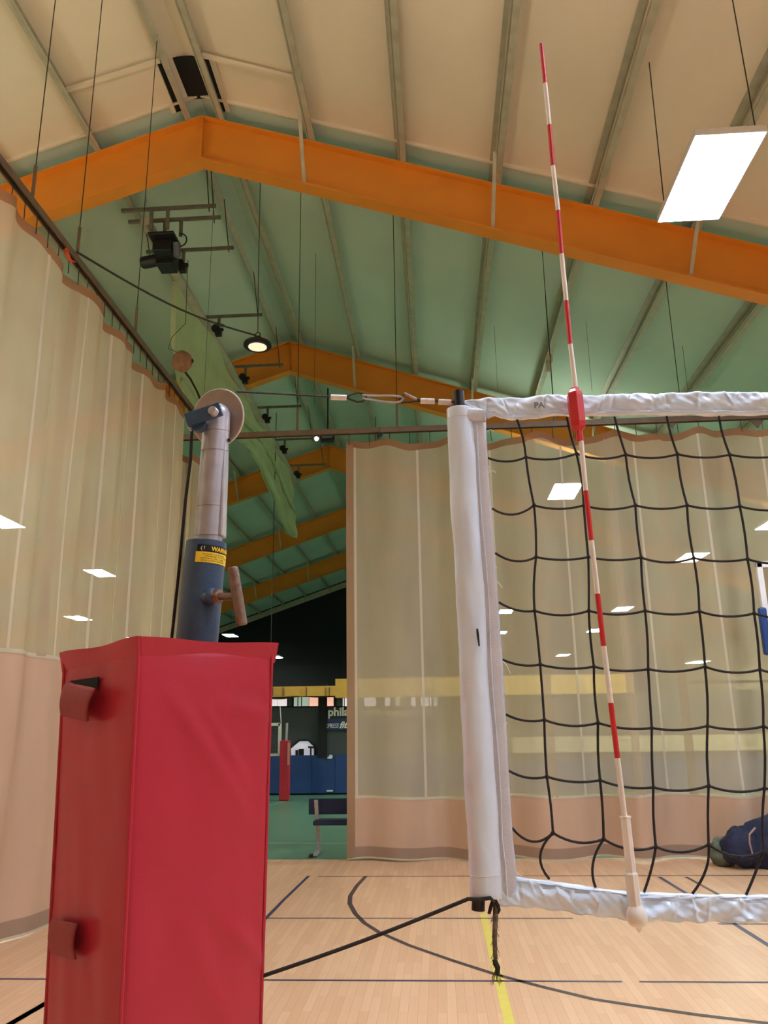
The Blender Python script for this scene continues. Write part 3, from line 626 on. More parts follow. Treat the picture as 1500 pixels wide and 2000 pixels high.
# ------------------------------------------------------------------ near volleyball net (plane y = NY)
NY = 1.597
n_ = lambda px, py, dy=0.0: atY(px, py, NY+dy)
net = empty('volleyball_net', n_(950, 1400), 'near volleyball net with white vinyl bands and black square mesh', 'volleyball net')
def strip(pts_c, pts_w, name, m, th=.004, wob=.003, seed=0, par=net, seg=6, dy=0, sub=10, fold=True, off=Vector((0, 0, 0)), tilt=0):
    """band between two pixel polylines (upper, lower) in the net plane; closed double cloth with wrinkles"""
    U = [n_(*p, dy) for p in pts_c]; Lw = [n_(*p, dy) for p in pts_w]; n = len(U)
    def at(A, t):
        f = t*(n-1); i = min(int(f), n-2); return lerp(A[i], A[i+1], f-i)
    nu = (n-1)*sub; nv = seg
    rr = random.Random(seed); xa_, xb_ = min(p.x for p in U), max(p.x for p in U)
    CR = []; xq = xa_
    while wob > .004 and xq < xb_: xq += rr.uniform(.012, .055); CR.append((xq, rr.uniform(-.03, .03), rr.uniform(.0016, .004), rr.choice((-1, 1))*rr.uniform(.002, .0045), rr.uniform(0, .5)))
    def fn(side):
        def g_(u, v):
            a = at(U, u); c = at(Lw, u); p = lerp(a, c, v); s = p.x*1.0
            wr = noise.noise(Vector((s*22+v*1.6+seed, v*1.5, seed)))*wob*2.2 + noise.noise(Vector((s*60-v*3, v*3, seed+3)))*wob*.8
            for cx_, sl_, cw_, ca_, v0_ in CR:
                dq = s-cx_-sl_*v
                if abs(dq) < .012: wr += ca_*math.exp(-(dq/cw_)**2)*math.exp(-((v-v0_)/.45)**2)
            bulge = th*math.sin(min(1, max(0, v))*PI)**.5
            return p + Vector((0, (-bulge if side else bulge) + wr - tilt*v, 0)) + off
        return g_
    b = MB(); b.grid(fn(1), nu, nv); b.grid(fn(0), nu, nv)
    o = b.build(name, m, par, smooth=True)
    bm = bmesh.new(); bm.from_mesh(o.data); bmesh.ops.remove_doubles(bm, verts=bm.verts, dist=.0004); bmesh.ops.recalc_face_normals(bm, faces=bm.faces); bm.to_mesh(o.data); bm.free()
    o.data.polygons.foreach_set('use_smooth', [True]*len(o.data.polygons))
    return o
# side sleeve: soft tube round a fibreglass pole
SL_ = [(873, 921, 800), (875, 926, 830), (877, 931, 900), (881, 936, 980), (886, 941, 1060), (890, 947, 1140), (893, 950, 1220), (897, 955, 1300), (902, 962, 1400), (906, 968, 1500), (911, 974, 1600), (916, 979, 1690), (918, 982, 1752)]
def sleeve(u, v):
    f = u*(len(SL_)-1); i = min(int(f), len(SL_)-2); k = f-i
    x0 = lerp(SL_[i][0], SL_[i+1][0], k); x1 = lerp(SL_[i][1], SL_[i+1][1], k); y = lerp(SL_[i][2], SL_[i+1][2], k)
    a = n_(x0, y); c = n_(x1, y); r = (c.x-a.x)/2; ce = (a+c)/2; t = v*2*PI
    ex = 1 + .10*noise.noise(Vector((math.cos(t)*1.4, math.sin(t)*1.4, u*9)))*min(1, u*12) + .03*noise.noise(Vector((math.cos(t)*3, math.sin(t)*3, u*34)))
    fl = .92
    return ce + Vector((math.cos(t)*r*ex, math.sin(t)*r*fl*ex, 0))
b = MB(); b.grid(sleeve, 90, 40); o = b.build('side_sleeve', M_tape, net, smooth=True, solid=.0016)
bm = bmesh.new(); bm.from_mesh(o.data); bmesh.ops.remove_doubles(bm, verts=bm.verts, dist=.0003); bm.to_mesh(o.data); bm.free(); o.data.polygons.foreach_set('use_smooth', [True]*len(o.data.polygons))
# stitched line rings and slit in the sleeve
for uu in (.055, .94):
    MB().tube([sleeve(uu, v/40)+(sleeve(uu, v/40)-(sleeve(uu, 0)+sleeve(uu, .5))/2).normalized()*.0008 for v in range(41)], .0006, 4).build('stitch_line', M_flap, net)
p0, p1 = n_(932, 1228, -.0315), n_(936, 1262, -.031)
MB().tube([p0, lerp(p0, p1, .3), p1], [.0018, .0026, .0014], 6).build('sleeve_slit', M_black, net)
# pole in the sleeve
MB().tube([n_(895, 765), n_(898, 800), n_(909, 980), n_(921, 1220), n_(931, 1400), n_(939, 1600), n_(934, 1778)], [.0122]*7, 18).build('end_pole', M_black, net, smooth=True)
# flap between sleeve and mesh
fl_r = [(949, 812), (950, 850), (955, 930), (961, 1010), (968, 1100), (974, 1180), (981, 1280), (987, 1380), (992, 1480), (997, 1560), (1002, 1640), (1008, 1690), (1009, 1752)]
fl_l = [(912, 798), (917, 850), (924, 930), (930, 1010), (936, 1100), (940, 1180), (946, 1280), (952, 1380), (959, 1480), (965, 1560), (970, 1640), (974, 1690), (976, 1752)]
strip(fl_l, fl_r, 'webbing_flap', M_flap, th=.0022, wob=.0012, seed=5, dy=-.012, sub=8)
fm = [((a[0]*.6+c[0]*.4), (a[1]*.6+c[1]*.4)) for a, c in zip(fl_l, fl_r)]
MB().tube([n_(x+2*math.sin(i*1.7), y, -.017) for i, (x, y) in enumerate(fm)], .0011, 5).build('seam_cord', M_tape, net)
strip([(905, 801), (915, 797), (930, 797), (943, 799)], [(906, 815), (916, 822), (932, 824), (949, 824)], 'corner_patch', M_flap, th=.002, wob=.001, seed=8, dy=-.02)
# loose white threads
for i, pts in enumerate([((950, 905), (957, 915), (953, 924), (962, 919), (968, 923)), ((952, 842), (958, 839), (965, 842)), ((971, 1136), (977, 1142), (981, 1148)), ((966, 1103), (970, 1108), (968, 1113)), ((982, 1291), (991, 1301), (997, 1316)), ((986, 1408), (990, 1412), (987, 1419)), ((1003, 1690), (1010, 1703), (1020, 1712))]):
    MB().tube([n_(x, y, -.004*(k % 2)) for k, (x, y) in enumerate(pts)], .0008, 4).build('loose_thread', M_awht, net)
# top band
def px_line(pts, x): 
    for (a, b_) in zip(pts, pts[1:]):
        if a[0] <= x <= b_[0]: return lerp(a[1], b_[1], (x-a[0])/(b_[0]-a[0]))
    return pts[-1][1] + (x-pts[-1][0])*(pts[-1][1]-pts[-2][1])/(pts[-1][0]-pts[-2][0])
tt = [(905, 783), (950, 777), (957, 776), (1000, 777), (1040, 774), (1055, 772), (1110, 770), (1150, 772), (1250, 768), (1370, 766), (1500, 765)]
tb = [(905, 803), (944, 815), (950, 822), (962, 813), (972, 814), (980, 820), (1010, 821), (1050, 818), (1080, 812), (1106, 813), (1150, 814), (1220, 812), (1300, 811), (1370, 812), (1500, 811)]
gx = list(range(906, 2000, 12))
strip([(x, px_line(tt, x)) for x in gx], [(x, px_line(tb, x)) for x in gx], 'top_band', M_tape, th=.006, wob=.0042, seed=1, seg=14, sub=6)
for k_ in (.62, .80, .86): MB().tube([n_(x, lerp(px_line(tt, x), px_line(tb, x), k_), -.0085) for x in gx[4:]], .0004, 4).build('stitch_line', M_flap, net)
strip([(x, px_line(tb, x)-lerp(11, 9, 1)) for x in gx[4:]], [(x, px_line(tb, x)-.5) for x in gx[4:]], 'band_hem', M_tape, th=.003, wob=.0025, seed=1, seg=4, sub=3, off=Vector((0, -.004, 0)))
# faded letters on the band
M_fade = mat('faded_ink', (120, 116, 116), .6, var=.2, scale=60)
vs, fs = text_mb('PA', 1, 0, .02); a = n_(1044, 797, -.0145); k_ = (n_(1062, 797).x-a.x)/(max(v.x for v in vs)-min(v.x for v in vs)); x0 = min(v.x for v in vs)
MB().add([a+Vector(((v.x-x0)*k_, -v.z*k_, v.y*k_)) for v in vs], fs).build('faded_letters', M_fade, net)
# bottom band
bt = [(975, 1700), (1012, 1713), (1040, 1716), (1100, 1724), (1160, 1733), (1225, 1741), (1300, 1744), (1400, 1746), (1500, 1748)]
bb = [(975, 1765), (1012, 1769), (1040, 1771), (1100, 1778), (1160, 1787), (1225, 1795), (1240, 1797), (1300, 1797), (1400, 1799), (1500, 1800)]
gx = list(range(975, 1960, 12))
strip([(x, px_line(bt, x)) for x in gx], [(x, px_line(bb, x)+2*math.sin(x*.13)) for x in gx], 'bottom_band', M_tape, th=.007, wob=.0055, seed=11, seg=14, sub=6, tilt=.014)
for k_ in (.22, .3): MB().tube([n_(x, lerp(px_line(bt, x), px_line(bb, x), k_), -.010) for x in gx[5:]], .0005, 4).build('stitch_line', M_flap, net)
strip([(x, px_line(bt, x)+1) for x in gx[3:]], [(x, px_line(bt, x)+11) for x in gx[3:]], 'band_hem', M_tape, th=.003, wob=.003, seed=11, seg=4, sub=3, off=Vector((0, -.005, 0)))
# mesh
K = [[(1027, 893), (1126, 886), (1222, 888), (1323, 887), (1425, 888)], [(1043, 987), (1140, 987), (1241, 987), (1342, 987), (1445, 989)], [(1047, 1088), (1149, 1088), (1252, 1089), (1355, 1090), (1460, 1092)],
     [(1044, 1193), (1150, 1193), (1260, 1193), (1366, 1194), (1473, 1198)], [(1055, 1298), (1160, 1302), (1266, 1307), (1377, 1302), (1484, 1308)], [(1063, 1406), (1168, 1412), (1273, 1422), (1382, 1418), (1491, 1419)],
     [(1068, 1517), (1172, 1524), (1276, 1538), (1384, 1535), (1493, 1540)], [(1080, 1627), (1179, 1639), (1281, 1654), (1384, 1650), (1491, 1663)]]
T = [(1010, 820), (1107, 815), (1200, 814), (1302, 813), (1404, 813)]
Bm = [(1073, 1717), (1163, 1733), (1258, 1742), (1352, 1746), (1457, 1748)]
mid = [(1055, 1667), (1158, 1690), (1272, 1700), (1379, 1708), (1475, 1705)]
Lf = [(952, 894), (961, 993), (967, 1080), (974, 1176), (981, 1288), (987, 1395), (993, 1505), (1000, 1617)]
for j in range(1, 5):   # mesh beyond the picture's edge
    for r_ in K: r_.append((r_[4][0]+104*j, r_[4][1]+4*math.sin(j*2+r_[0][1])))
    T.append((1404+102*j, 813)); Bm.append((1457+104*j, 1748)); mid.append((1475+104*j, 1702))
q = MB(); R = .0024
def cord(a, c, sag, mid_=None):
    pts = []
    for i in range(9):
        t_ = i/8; x = lerp(a[0], c[0], t_); y = lerp(a[1], c[1], t_) + sag*4*t_*(1-t_)
        pts.append(n_(x, y, .0008*math.sin(i+a[0])))
    q.tube(pts, R, 7, cap=False)
for i, row in enumerate(K):
    first = [8, 15, 12, 7, 6, 7, 8, 22][i]
    cord(Lf[i], row[0], first)
    for a, c in zip(row, row[1:]): cord(a, c, (7 if i < 7 else 14) + 2*math.sin(a[0]))
for j in range(len(T)):
    colp = [T[j]] + [K[i][j] for i in range(8)]
    for a, c in zip(colp, colp[1:]):
        pts = [n_(lerp(a[0], c[0], t_/4) + (3*math.sin(t_/4*PI) if c[1]-a[1] > 0 else 0)*math.sin(a[0]+a[1]), lerp(a[1], c[1], t_/4)) for t_ in range(5)]
        q.tube(pts, R, 7, cap=False)
    a, m_, c = K[7][j], mid[j], Bm[j]
    q.tube([n_(*(Vector(a)*(1-t_)**2 + Vector(m_)*2*t_*(1-t_)*1.0 + Vector(c)*t_**2)) if False else n_(lerp(lerp(a[0], 2*m_[0]-(a[0]+c[0])/2, t_), lerp(2*m_[0]-(a[0]+c[0])/2, c[0], t_), t_), lerp(a[1], c[1], t_)) for t_ in [i/8 for i in range(9)]], R, 7, cap=False)
    for i in range(8):
        p = n_(*K[i][j]); q.lathe([(.0005, -.005), (.0032, -.003), (.0042, 0), (.0032, .003), (.0005, .005)], p, (.3, 0, 1), 8)
q.build('mesh', M_cord, net, smooth=True)
# antenna
ant = empty('net_antenna', n_(1243, 1800, -.02), 'red and white striped antenna rod clamped to the net, sticking up above the top band', 'antenna')
AP = [(1057, 87), (1065, 164), (1073, 245), (1080, 325), (1090, 412), (1097, 497), (1106, 588), (1114, 673), (1124, 757), (1131, 812), (1135, 862), (1144, 959), (1155, 1056), (1167, 1160), (1179, 1262), (1193, 1373), (1206, 1481), (1220, 1596)]
colr = [1, 0, 1, 0, 1, 0, 1, 0, 0, 1, 0, 1, 0, 1, 0, 1, 0]
for i, c_ in enumerate(colr):
    a, c = n_(*AP[i], -.026), n_(*AP[i+1], -.026)
    e = (c-a).normalized()*.0003
    MB().tube([a, c], .0051, 16).build('red_band' if c_ else 'white_band', M_ared if c_ else M_awht, ant, smooth=True)
a, c = n_(1121, 757, -.026), n_(1130, 842, -.026); ax = (c-a); Lh = ax.length
MB().lathe([(.006, 0), (.009, .001), (.011, .006), (.0165, .014), (.0172, .02), (.0172, Lh-.018), (.0155, Lh-.008), (.009, Lh-.001), (.0065, Lh), (.0063, Lh+.022), (.005, Lh+.023)], a, ax, 6).build('clamp_sleeve', M_ared, ant, bevel=.0015)
a, c = n_(1221, 1594, -.026), n_(1240, 1772, -.026); ax = c-a; Lh = ax.length
MB().lathe([(.006, 0), (.0105, .0), (.0105, .003), (.0088, .004), (.0092, Lh*.62), (.0115, Lh*.64), (.0118, Lh*.98), (.010, Lh)], a, ax, 8).build('pocket_sheath', M_awht, ant)
MB().lathe([(.004, -.004), (.011, 0), (.0165, .01), (.0185, .018), (.017, .026), (.012, .033), (.005, .036), (.004, .041), (.001, .044)], n_(1240, 1768, -.026), (.08, 0, -1), 20).build('end_knob', M_awht, ant, smooth=True)
# tension cable from pulley to net
cab = empty('tension_cable', n_(700, 776), 'dark tension cable with crimps and snap hook running from pulley to net', 'cable')
PYW = 1.585
MB().tube([atY(462, 765, PYW-.002), atY(560, 770, NY-.005), n_(645, 775)], .0023, 8).build('wire_rope', M_wire, cab, smooth=True)
def crimp(x0, x1, y, r=.0062): MB().lathe([(r*.7, 0), (r, .001), (r, (n_(x1, y)-n_(x0, y)).length-.001), (r*.7, (n_(x1, y)-n_(x0, y)).length)], n_(x0, y), n_(x1, y+1)-n_(x0, y), 16).build('crimp_sleeve', M_crimp, cab)
crimp(646, 677, 776); crimp(821, 849, 783); crimp(856, 882, 785)
loop = [(677, 776), (686, 770), (700, 767), (711, 770), (716, 777), (709, 784), (698, 785), (686, 781), (677, 777)]
MB().tube([n_(*p) for p in loop], .0022, 8).build('thimble_loop', M_wire, cab, smooth=True)
hk = [(708, 772), (722, 773), (745, 773), (770, 773), (783, 775), (788, 779), (783, 784), (770, 786), (745, 784), (722, 780), (708, 778)]
MB().tube([n_(*p, -.003) for p in hk], .0023, 8).build('snap_hook', M_alu, cab, smooth=True)
lp = [(821, 782), (812, 778), (800, 772), (794, 770), (786, 772), (780, 781), (784, 787), (796, 786), (812, 784), (821, 783)]
MB().tube([n_(*p, .002) for p in lp], .0020, 8).build('thimble_loop', M_wire, cab, smooth=True)
MB().tube([n_(790, 768, -.004), n_(800, 773, -.004), n_(814, 780, -.004)], .0028, 8).build('hook_gate', M_alu, cab)
MB().tube([n_(849, 783), n_(857, 784)], .0022, 8).tube([n_(882, 785), n_(892, 786)], .0022, 8).build('cable_link', M_wire, cab)
# bottom rope to the post and frayed tail
rp_ = empty('bottom_rope', n_(930, 1760), 'black rope pulling the lower corner of the net towards the post pad', 'rope')
a = n_(965, 1757, -.006); 
pts = [n_(965, 1762, -.018), n_(958, 1754, -.03), n_(935, 1757, -.03), n_(914, 1756, -.012)] + [lerp(n_(914, 1756, -.012), n_(508, 1908, -.02), i/8) + Vector((0, 0, -.004*math.sin(PI*i/8))) for i in range(1, 9)] + [n_(420, 1942, 0)]
MB().tube(pts, .0034, 8).build('rope', M_rope, rp_, smooth=True)
MB().tube([n_(964, 1754, -.01), n_(959, 1770, -.02), n_(955, 1784, -.016)], [.003, .0035, .003], 7).build('rope_end', M_rope, rp_)
MB().tube([n_(965, 1754, -.01), n_(972, 1768, -.02), n_(975, 1778, -.018), n_(973, 1784, -.014)], [.003, .0035, .003, .0015], 7).build('rope_end', M_rope, rp_)
tl = empty('frayed_cord', n_(968, 1760), 'frayed grey cord dangling from the lower net corner, knotted near its end', 'cord')
MB().tube([n_(966, 1758, -.01), n_(968, 1790, -.012), n_(966, 1830, -.012), n_(967, 1860, -.012), n_(968, 1878, -.012)], [.0028, .0048, .0044, .004, .0034], 8).build('cord', M_fray, tl, smooth=True)
MB().tube([n_(966, 1874, -.012), n_(968, 1882, -.014), n_(972, 1890, -.012), n_(972, 1903, -.012)], [.004, .0052, .005, .0034], 8).build('knot', M_rope, tl, smooth=True)
q = MB()
for i in range(26):
    x = 962+random.random()*16; y = 1892+random.random()*8
    q.tube([n_(968+random.random()*5, 1885+random.random()*14, -.012), n_(x, y+8, -.012+.004*random.random()), n_(x-6+random.random()*14, y+12+random.random()*18, -.012)], .00035, 3, cap=False)
q.build('frayed_tip', M_fray, tl)
q = MB()
for i in range(40):
    y = 1765+random.random()*110; x = 966+random.random()*3
    q.tube([n_(x, y, -.016), n_(x+random.choice((-1, 1))*(5+random.random()*4), y+10+random.random()*15, -.014)], .0003, 3, cap=False)
q.build('stray_fibres', M_fray, tl)

# ------------------------------------------------------------------ near net post
PY = 1.585
p_ = lambda px, py, dy=0.0: atY(px, py, PY+dy)
top_in = p_(407, 1052); AX = p_(393, 1150)
ax0 = p_(386, 1230).x
post = empty('net_post', (ax0, PY, 0), 'blue steel volleyball post with scuffed grey inner tube and pulley on top', 'net post')
# tube axis: px centres at several heights
c_lo = p_(386, 1240); c_hi = p_(403, 1060)
r_o = (p_(428, 1200).x-p_(349, 1200).x)/2
axv = (c_hi-c_lo).normalized()
base = c_lo - axv*((c_lo.z-.02)/axv.z)
tp = c_hi
MB().lathe([(r_o-.006, 0), (r_o, .0), (r_o, (tp-base).length-.001), (r_o-.001, (tp-base).length), (r_o-.006, (tp-base).length)], base, tp-base, 48).build('outer_tube', M_bpost, post, smooth=True)
r_i = .0285
i_lo = p_(405, 1075); i_hi = p_(424, 812); iv = i_hi-i_lo
# inner tube with rounded notched head
def inner(u, v):
    a = v*2*PI; c = lerp(i_lo-iv*.35, i_hi, u)
    return c + Vector((math.cos(a)*r_i, math.sin(a)*r_i, 0))
b = MB(); b.grid(inner, 30, 48)
# domed top, flattened left-right like a cut tube end
def dome(u, v):
    a = v*2*PI; t_ = u*PI/2; 
    return i_hi + Vector((math.cos(a)*r_i*math.cos(t_), math.sin(a)*r_i*math.cos(t_), math.sin(t_)*r_i*.95)) 
b.grid(dome, 10, 48)
o = b.build('inner_tube', M_alu, post, smooth=True)
# raised lower sleeve of the inner tube on the pulley side (step seen at its right edge)
e0, e1 = p_(436, 873, -.004), p_(429, 1040, -.004)
q = MB(); q.bar(p_(437, 871, .002), p_(431, 1050, .002), .016, .034, up=(0, 1, 0)); q.build('guide_key', M_alu, post, bevel=.004)
for py in (845, 884, 992, 1048):
    c = lerp(i_lo, i_hi, (1075-py)/263.)
    MB().tube([c+Vector((math.cos(a)*(r_i+.0002), math.sin(a)*(r_i+.0002), .004*math.sin(a))) for a in [i*PI/20 for i in range(41)]], .0006, 4).build('scribed_ring', M_rust, post)
# pulley disc behind the tube
pc = atY(426, 816, PY+.034); pr = (atY(481, 816, PY+.034).x-atY(371, 816, PY+.034).x)/2
adir = Vector((-.30, -1, -.18)).normalized()
MB().lathe([(.004, -.006), (pr*.96, -.006), (pr, -.004), (pr*.93, 0), (pr, .004), (pr*.96, .006), (.004, .006)][::1], pc, adir, 64).build('pulley_wheel', M_pul, post, smooth=True)
# rope in the groove (light edge)
y_ = Vector((1, 0, 0)).cross(adir).normalized(); x_ = adir.cross(y_).normalized()
MB().tube([pc + x_*math.cos(a)*(pr+.0004) + y_*math.sin(a)*(pr+.0004) for a in [i*PI/32 for i in range(65)]], .0022, 6).build('pulley_rim', M_crimp, post, smooth=True)
# blue bracket and bolt
a_, b__ = p_(364, 822, -.045), p_(432, 798, -.045)
u_ = (b__-a_).normalized()
w0 = MB().bar(a_, b__, .012, .030); w0.build('cable_bracket', M_bpost, post, bevel=.002)
MB().lathe([(.001, 0), (.0085, 0), (.0095, .003), (.0095, .014), (.006, .016)], p_(413, 800, -.066), (.25, 1, -.15), 20).build('axle_bolt', M_alu, post, smooth=True)
MB().lathe([(.001, 0), (.015, 0), (.016, .002), (.016, .012), (.012, .02)], p_(386, 828, -.04), (.1, 1, -.1), 20).build('small_sheave', M_bpost, post, smooth=True)
MB().tube([p_(366, 828, -.045), p_(370, 838, -.04), p_(375, 842, -.035)], .002, 6).build('rope_eye', M_alu, post)
MB().lathe([(.001, 0), (.0035, 0), (.0035, .006), (.001, .006)], p_(448, 861, -.0), (0, -1, 0), 10).build('set_screw', M_black, post)
# slack hoisting cable down the side of the post
cb = empty('slack_cable', p_(373, 842), 'dark slack cable hanging from the pulley bracket down behind the pad', 'cable')
MB().tube([p_(375, 838, -.035), p_(372, 900, -.02), p_(362, 980, -.01), p_(349, 1120, 0), p_(334, 1260, 0), p_(330, 1290, .0)], .0033, 8).build('cable', M_rope, cb, smooth=True)
# warning label, wrapped on the tube
def on_tube(px, py, off=.0006):
    r = ray(px, py); t_ = axv; o_ = CAMPOS - base; d = r - t_*r.dot(t_); e = o_ - t_*o_.dot(t_); R_ = r_o+off
    A = d.dot(d); B = 2*d.dot(e); C_ = e.dot(e)-R_*R_; disc = B*B-4*A*C_
    if disc < 0: disc = 0
    return CAMPOS + r*((-B-math.sqrt(disc))/(2*A))
def tube_pt(ang, h, off=.0006):
    """ang measured from the camera-facing side to the right; h height z"""
    x = Vector((1, 0, 0)); x = (x-axv*x.dot(axv)).normalized(); y = axv.cross(x)
    c = base + axv*((h-base.z)/axv.z)
    return c + (x*math.sin(ang) - y*math.cos(ang))*(r_o+off)
lab = empty('x', (0, 0, 0), 'x', 'x') if False else None
P0, P1 = on_tube(384, 1064), on_tube(378, 1098)
def ang_of(P):
    x = Vector((1, 0, 0)); x = (x-axv*x.dot(axv)).normalized(); y = axv.cross(x); c = base + axv*((P.z-base.z)/axv.z); v = P-c
    return math.atan2(v.dot(x), -v.dot(y))
aL = ang_of(P0); zT = P0.z+.001; zM = on_tube(383, 1077).z; zB = P1.z; aR = aL+2.15
def patch(a0, a1, z0, z1, name, m, par, off, cut=0):
    b = MB(); b.grid(lambda u, v: tube_pt(lerp(a0, a1, u), lerp(z0, z1, v), off), 24, 2); return b.build(name, m, par, smooth=True, solid=.0003)
L1 = patch(aL, aR, zB, zM, 'warning_label', M_lab_y, post, .0008)
L2 = patch(aL+.06, aR, zM, zT, 'label_header', M_lab_k, L1, .0009)
def tube_text(txt, a0, z, h, m, par, width=None, off=.0013, bold=0):
    vs, fs = text_mb(txt, 1, 0, bold); x0 = min(v.x for v in vs); x1 = max(v.x for v in vs); k = h/.72; kx = k if not width else width/(x1-x0)
    return MB().add([tube_pt(a0+(v.x-x0)*kx/r_o, z+v.y*k, off+v.z*.02) for v in vs], fs).build('label_text', m, par)
hh = zT-zM
tube_text('WARNING', aL+.72, zM+hh*.2, hh*.62, M_lab_y, L1, bold=.03, width=r_o*1.42)
tri = tube_text('(!', aL+.22, zM+hh*.3, hh*.5, M_flap, L1, width=r_o*.2)
lh = zM-zB
for i, s_ in enumerate(['THESE SYSTEMS', 'DEMAND THAT BE', 'UPRIGHT. USE CARE', 'SPIN LOCK AND BE']):
    tube_text(s_, aL+.32+.12*math.sin(i*2), zM-lh*(.27+.2*i), lh*.12, M_lab_k, L1, width=r_o*1.25)
# T handle clamp
bo = p_(411, 1167, -.03); hd = Vector((.9, -.42, .05)).normalized()
MB().lathe([(.017, -.012), (.019, .0), (.018, .006), (.014, .012), (.010, .014)], bo, hd, 24).build('clamp_boss', M_bpost, post, smooth=True)
q = MB().lathe([(.0125, 0), (.0145, .001), (.0145, .012), (.0125, .014)], bo+hd*.012, hd, 6); q.build('lock_nut', M_rust, post)
cH = p_(463, 1165, -.075)
MB().tube([bo+hd*.012, cH], .0075, 14).build('screw_shaft', M_rust, post, smooth=True)
h0, h1 = p_(454, 1108, -.085), p_(473, 1222, -.067)
hv = h1-h0; Lh = hv.length
MB().lathe([(.003, -.001), (.0085, 0), (.0108, .003), (.0108, Lh-.006), (.0095, Lh-.001), (.005, Lh)], h0, hv, 28).build('clamp_handle', M_rust, post, smooth=True)

# ------------------------------------------------------------------ red post pad
pad = empty('post_pad', (-.53, 1.57, 0), 'big red vinyl safety pad standing boxed around the blue net post', 'post pad')
Dn, Dl, Dr = 1.357, 1.56, 1.577
def edge(top, bot, Y):
    a = atY(top[0], top[1], Y); c = atY(bot[0], bot[1], Y); k = (a.z-.01)/(a.z-c.z); return a, a+(c-a)*k
nT, nB = edge((272, 1262), (236, 2000), Dn)
lT, lB = edge((128, 1290), (90, 2000), Dl)
rT, rB = edge((530, 1272), (508, 2000), Dr)
bT, bB = lT+(rT-nT), lB+(rB-nB)
def face(aT, aB, cT, cB, name, puff, seed, crease=0, th=.045):
    out = ((cT-aT).cross(Vector((0, 0, 1)))).normalized()
    mid_ = (nT+bT)/2
    if out.dot((aT+cT)/2-mid_) < 0: out = -out
    def fn(off):
        def g_(u, v):
            p = lerp(lerp(aT, aB, v), lerp(cT, cB, v), u)
            e = (math.sin(u*PI)**.35)*(min(1, v*14)**.5)
            d = puff*e*(1+.3*noise.noise(Vector((u*2, v*5, seed))))
            if off == 0:
                d += .004*e*noise.noise(Vector((u*3+v*5, v*9-u*3, seed)))
                if crease:
                    for (cu, cv, cang, cl, am) in ((.99, .315, .75, .55, .009), (.985, .07, .2, .3, .006), (.985, .05, 1.2, .2, .005)):
                        du, dv = (u-cu)*.27, (v-cv)*1.74
                        s_ = -du*math.cos(cang)-dv*math.sin(cang); t_ = du*math.sin(cang)-dv*math.cos(cang)
                        if cu > .5 and -.01 < s_ < cl*.5: d += am*math.exp(-(t_/(.012+.05*s_))**2)*(1-s_/(cl*.5))*e
                        elif cu <= .5:
                            s_ = -s_
                            if -.01 < s_ < cl*.5: d += am*math.exp(-(t_/(.01+.05*s_))**2)*(1-s_/(cl*.5))*e
                    for (u0, v0, u1, v1, wd_, am) in ((.08, .02, .95, .20, .018, .005), (.4, .05, .9, .16, .012, .004), (.15, .2, 1, .44, .02, .003), (.1, .45, .8, .62, .02, .003)):
                        A2 = Vector((u0*.27, v0*1.74)); B2 = Vector((u1*.27, v1*1.74)); Q2 = Vector((u*.27, v*1.74)); L2_ = (B2-A2).length; dd = (B2-A2)/L2_
                        s_ = (Q2-A2).dot(dd)
                        t_ = (Q2.x-A2.x)*dd.y-(Q2.y-A2.y)*dd.x
                        if 0 < s_ < L2_: d += am*math.exp(-(t_/wd_)**2)*math.sin(PI*s_/L2_)*e
            return p + out*(d if off == 0 else -th)
        return g_
    b = MB(); b.grid(fn(0), 60, 200); b.grid(fn(1), 2, 2)
    q0 = [fn(0)(0, 0), fn(0)(1, 0), fn(1)(1, 0), fn(1)(0, 0)]; b.add(q0, [(0, 1, 2, 3)])
    q1 = [fn(0)(0, 1), fn(0)(1, 1), fn(1)(1, 1), fn(1)(0, 1)]; b.add(q1, [(3, 2, 1, 0)])
    return b.build(name, M_red, pad, smooth=True), out
_, oL = face(lT, lB, nT, nB, 'pad_panel', .004, 3)
_, oR = face(nT, nB, rT, rB, 'pad_panel', .010, 7, crease=1)
face(rT, rB, bT, bB, 'pad_panel', .008, 9); face(bT, bB, lT, lB, 'pad_panel', .008, 12)
# welded top hem, flaring outward
up = Vector((0, 0, 1))
def hem(a, c, out, name, ea=Vector((0, 0, 0)), ec=Vector((0, 0, 0))):
    b = MB(); n = 24
    def fn(s_):
        return lambda u, v: lerp(a, c, u) + (ea*(1-u)+ec*u)*(1-v) + out*(lerp(.009, .000, v)+.003*math.sin(u*9)*(1-v) - s_*.006) + up*(lerp(.014, -.022, v)+.002*math.sin(u*7+1)*(1-v))
    b.grid(fn(0), n, 4); b.grid(fn(1), n, 4)
    for v in (0, 1):
        A_ = [fn(0)(i/n, v) for i in range(n+1)]; C_ = [fn(1)(i/n, v) for i in range(n+1)]
        b.add(A_+C_, [(i, i+1, n+2+i, n+1+i) for i in range(n)])
    b.build(name, M_red, pad, smooth=True)
ex = (nT-lT).normalized()*.012; hem(lT-ex, nT, oL, 'top_hem', ec=(nT-lT).normalized()*.011)
ex = (rT-nT).normalized()*.010; hem(nT, rT+ex, oR, 'top_hem', ea=-(rT-nT).normalized()*.011)
# piping down the corner edges
for a, c, o_ in ((nT, nB, oL+oR), (rT, rB, oR), (lT, lB, oL)):
    MB().tube([lerp(a, c, i/20)+o_*.0015 for i in range(21)], .0035, 8).build('corner_piping', M_red, pad, smooth=True)
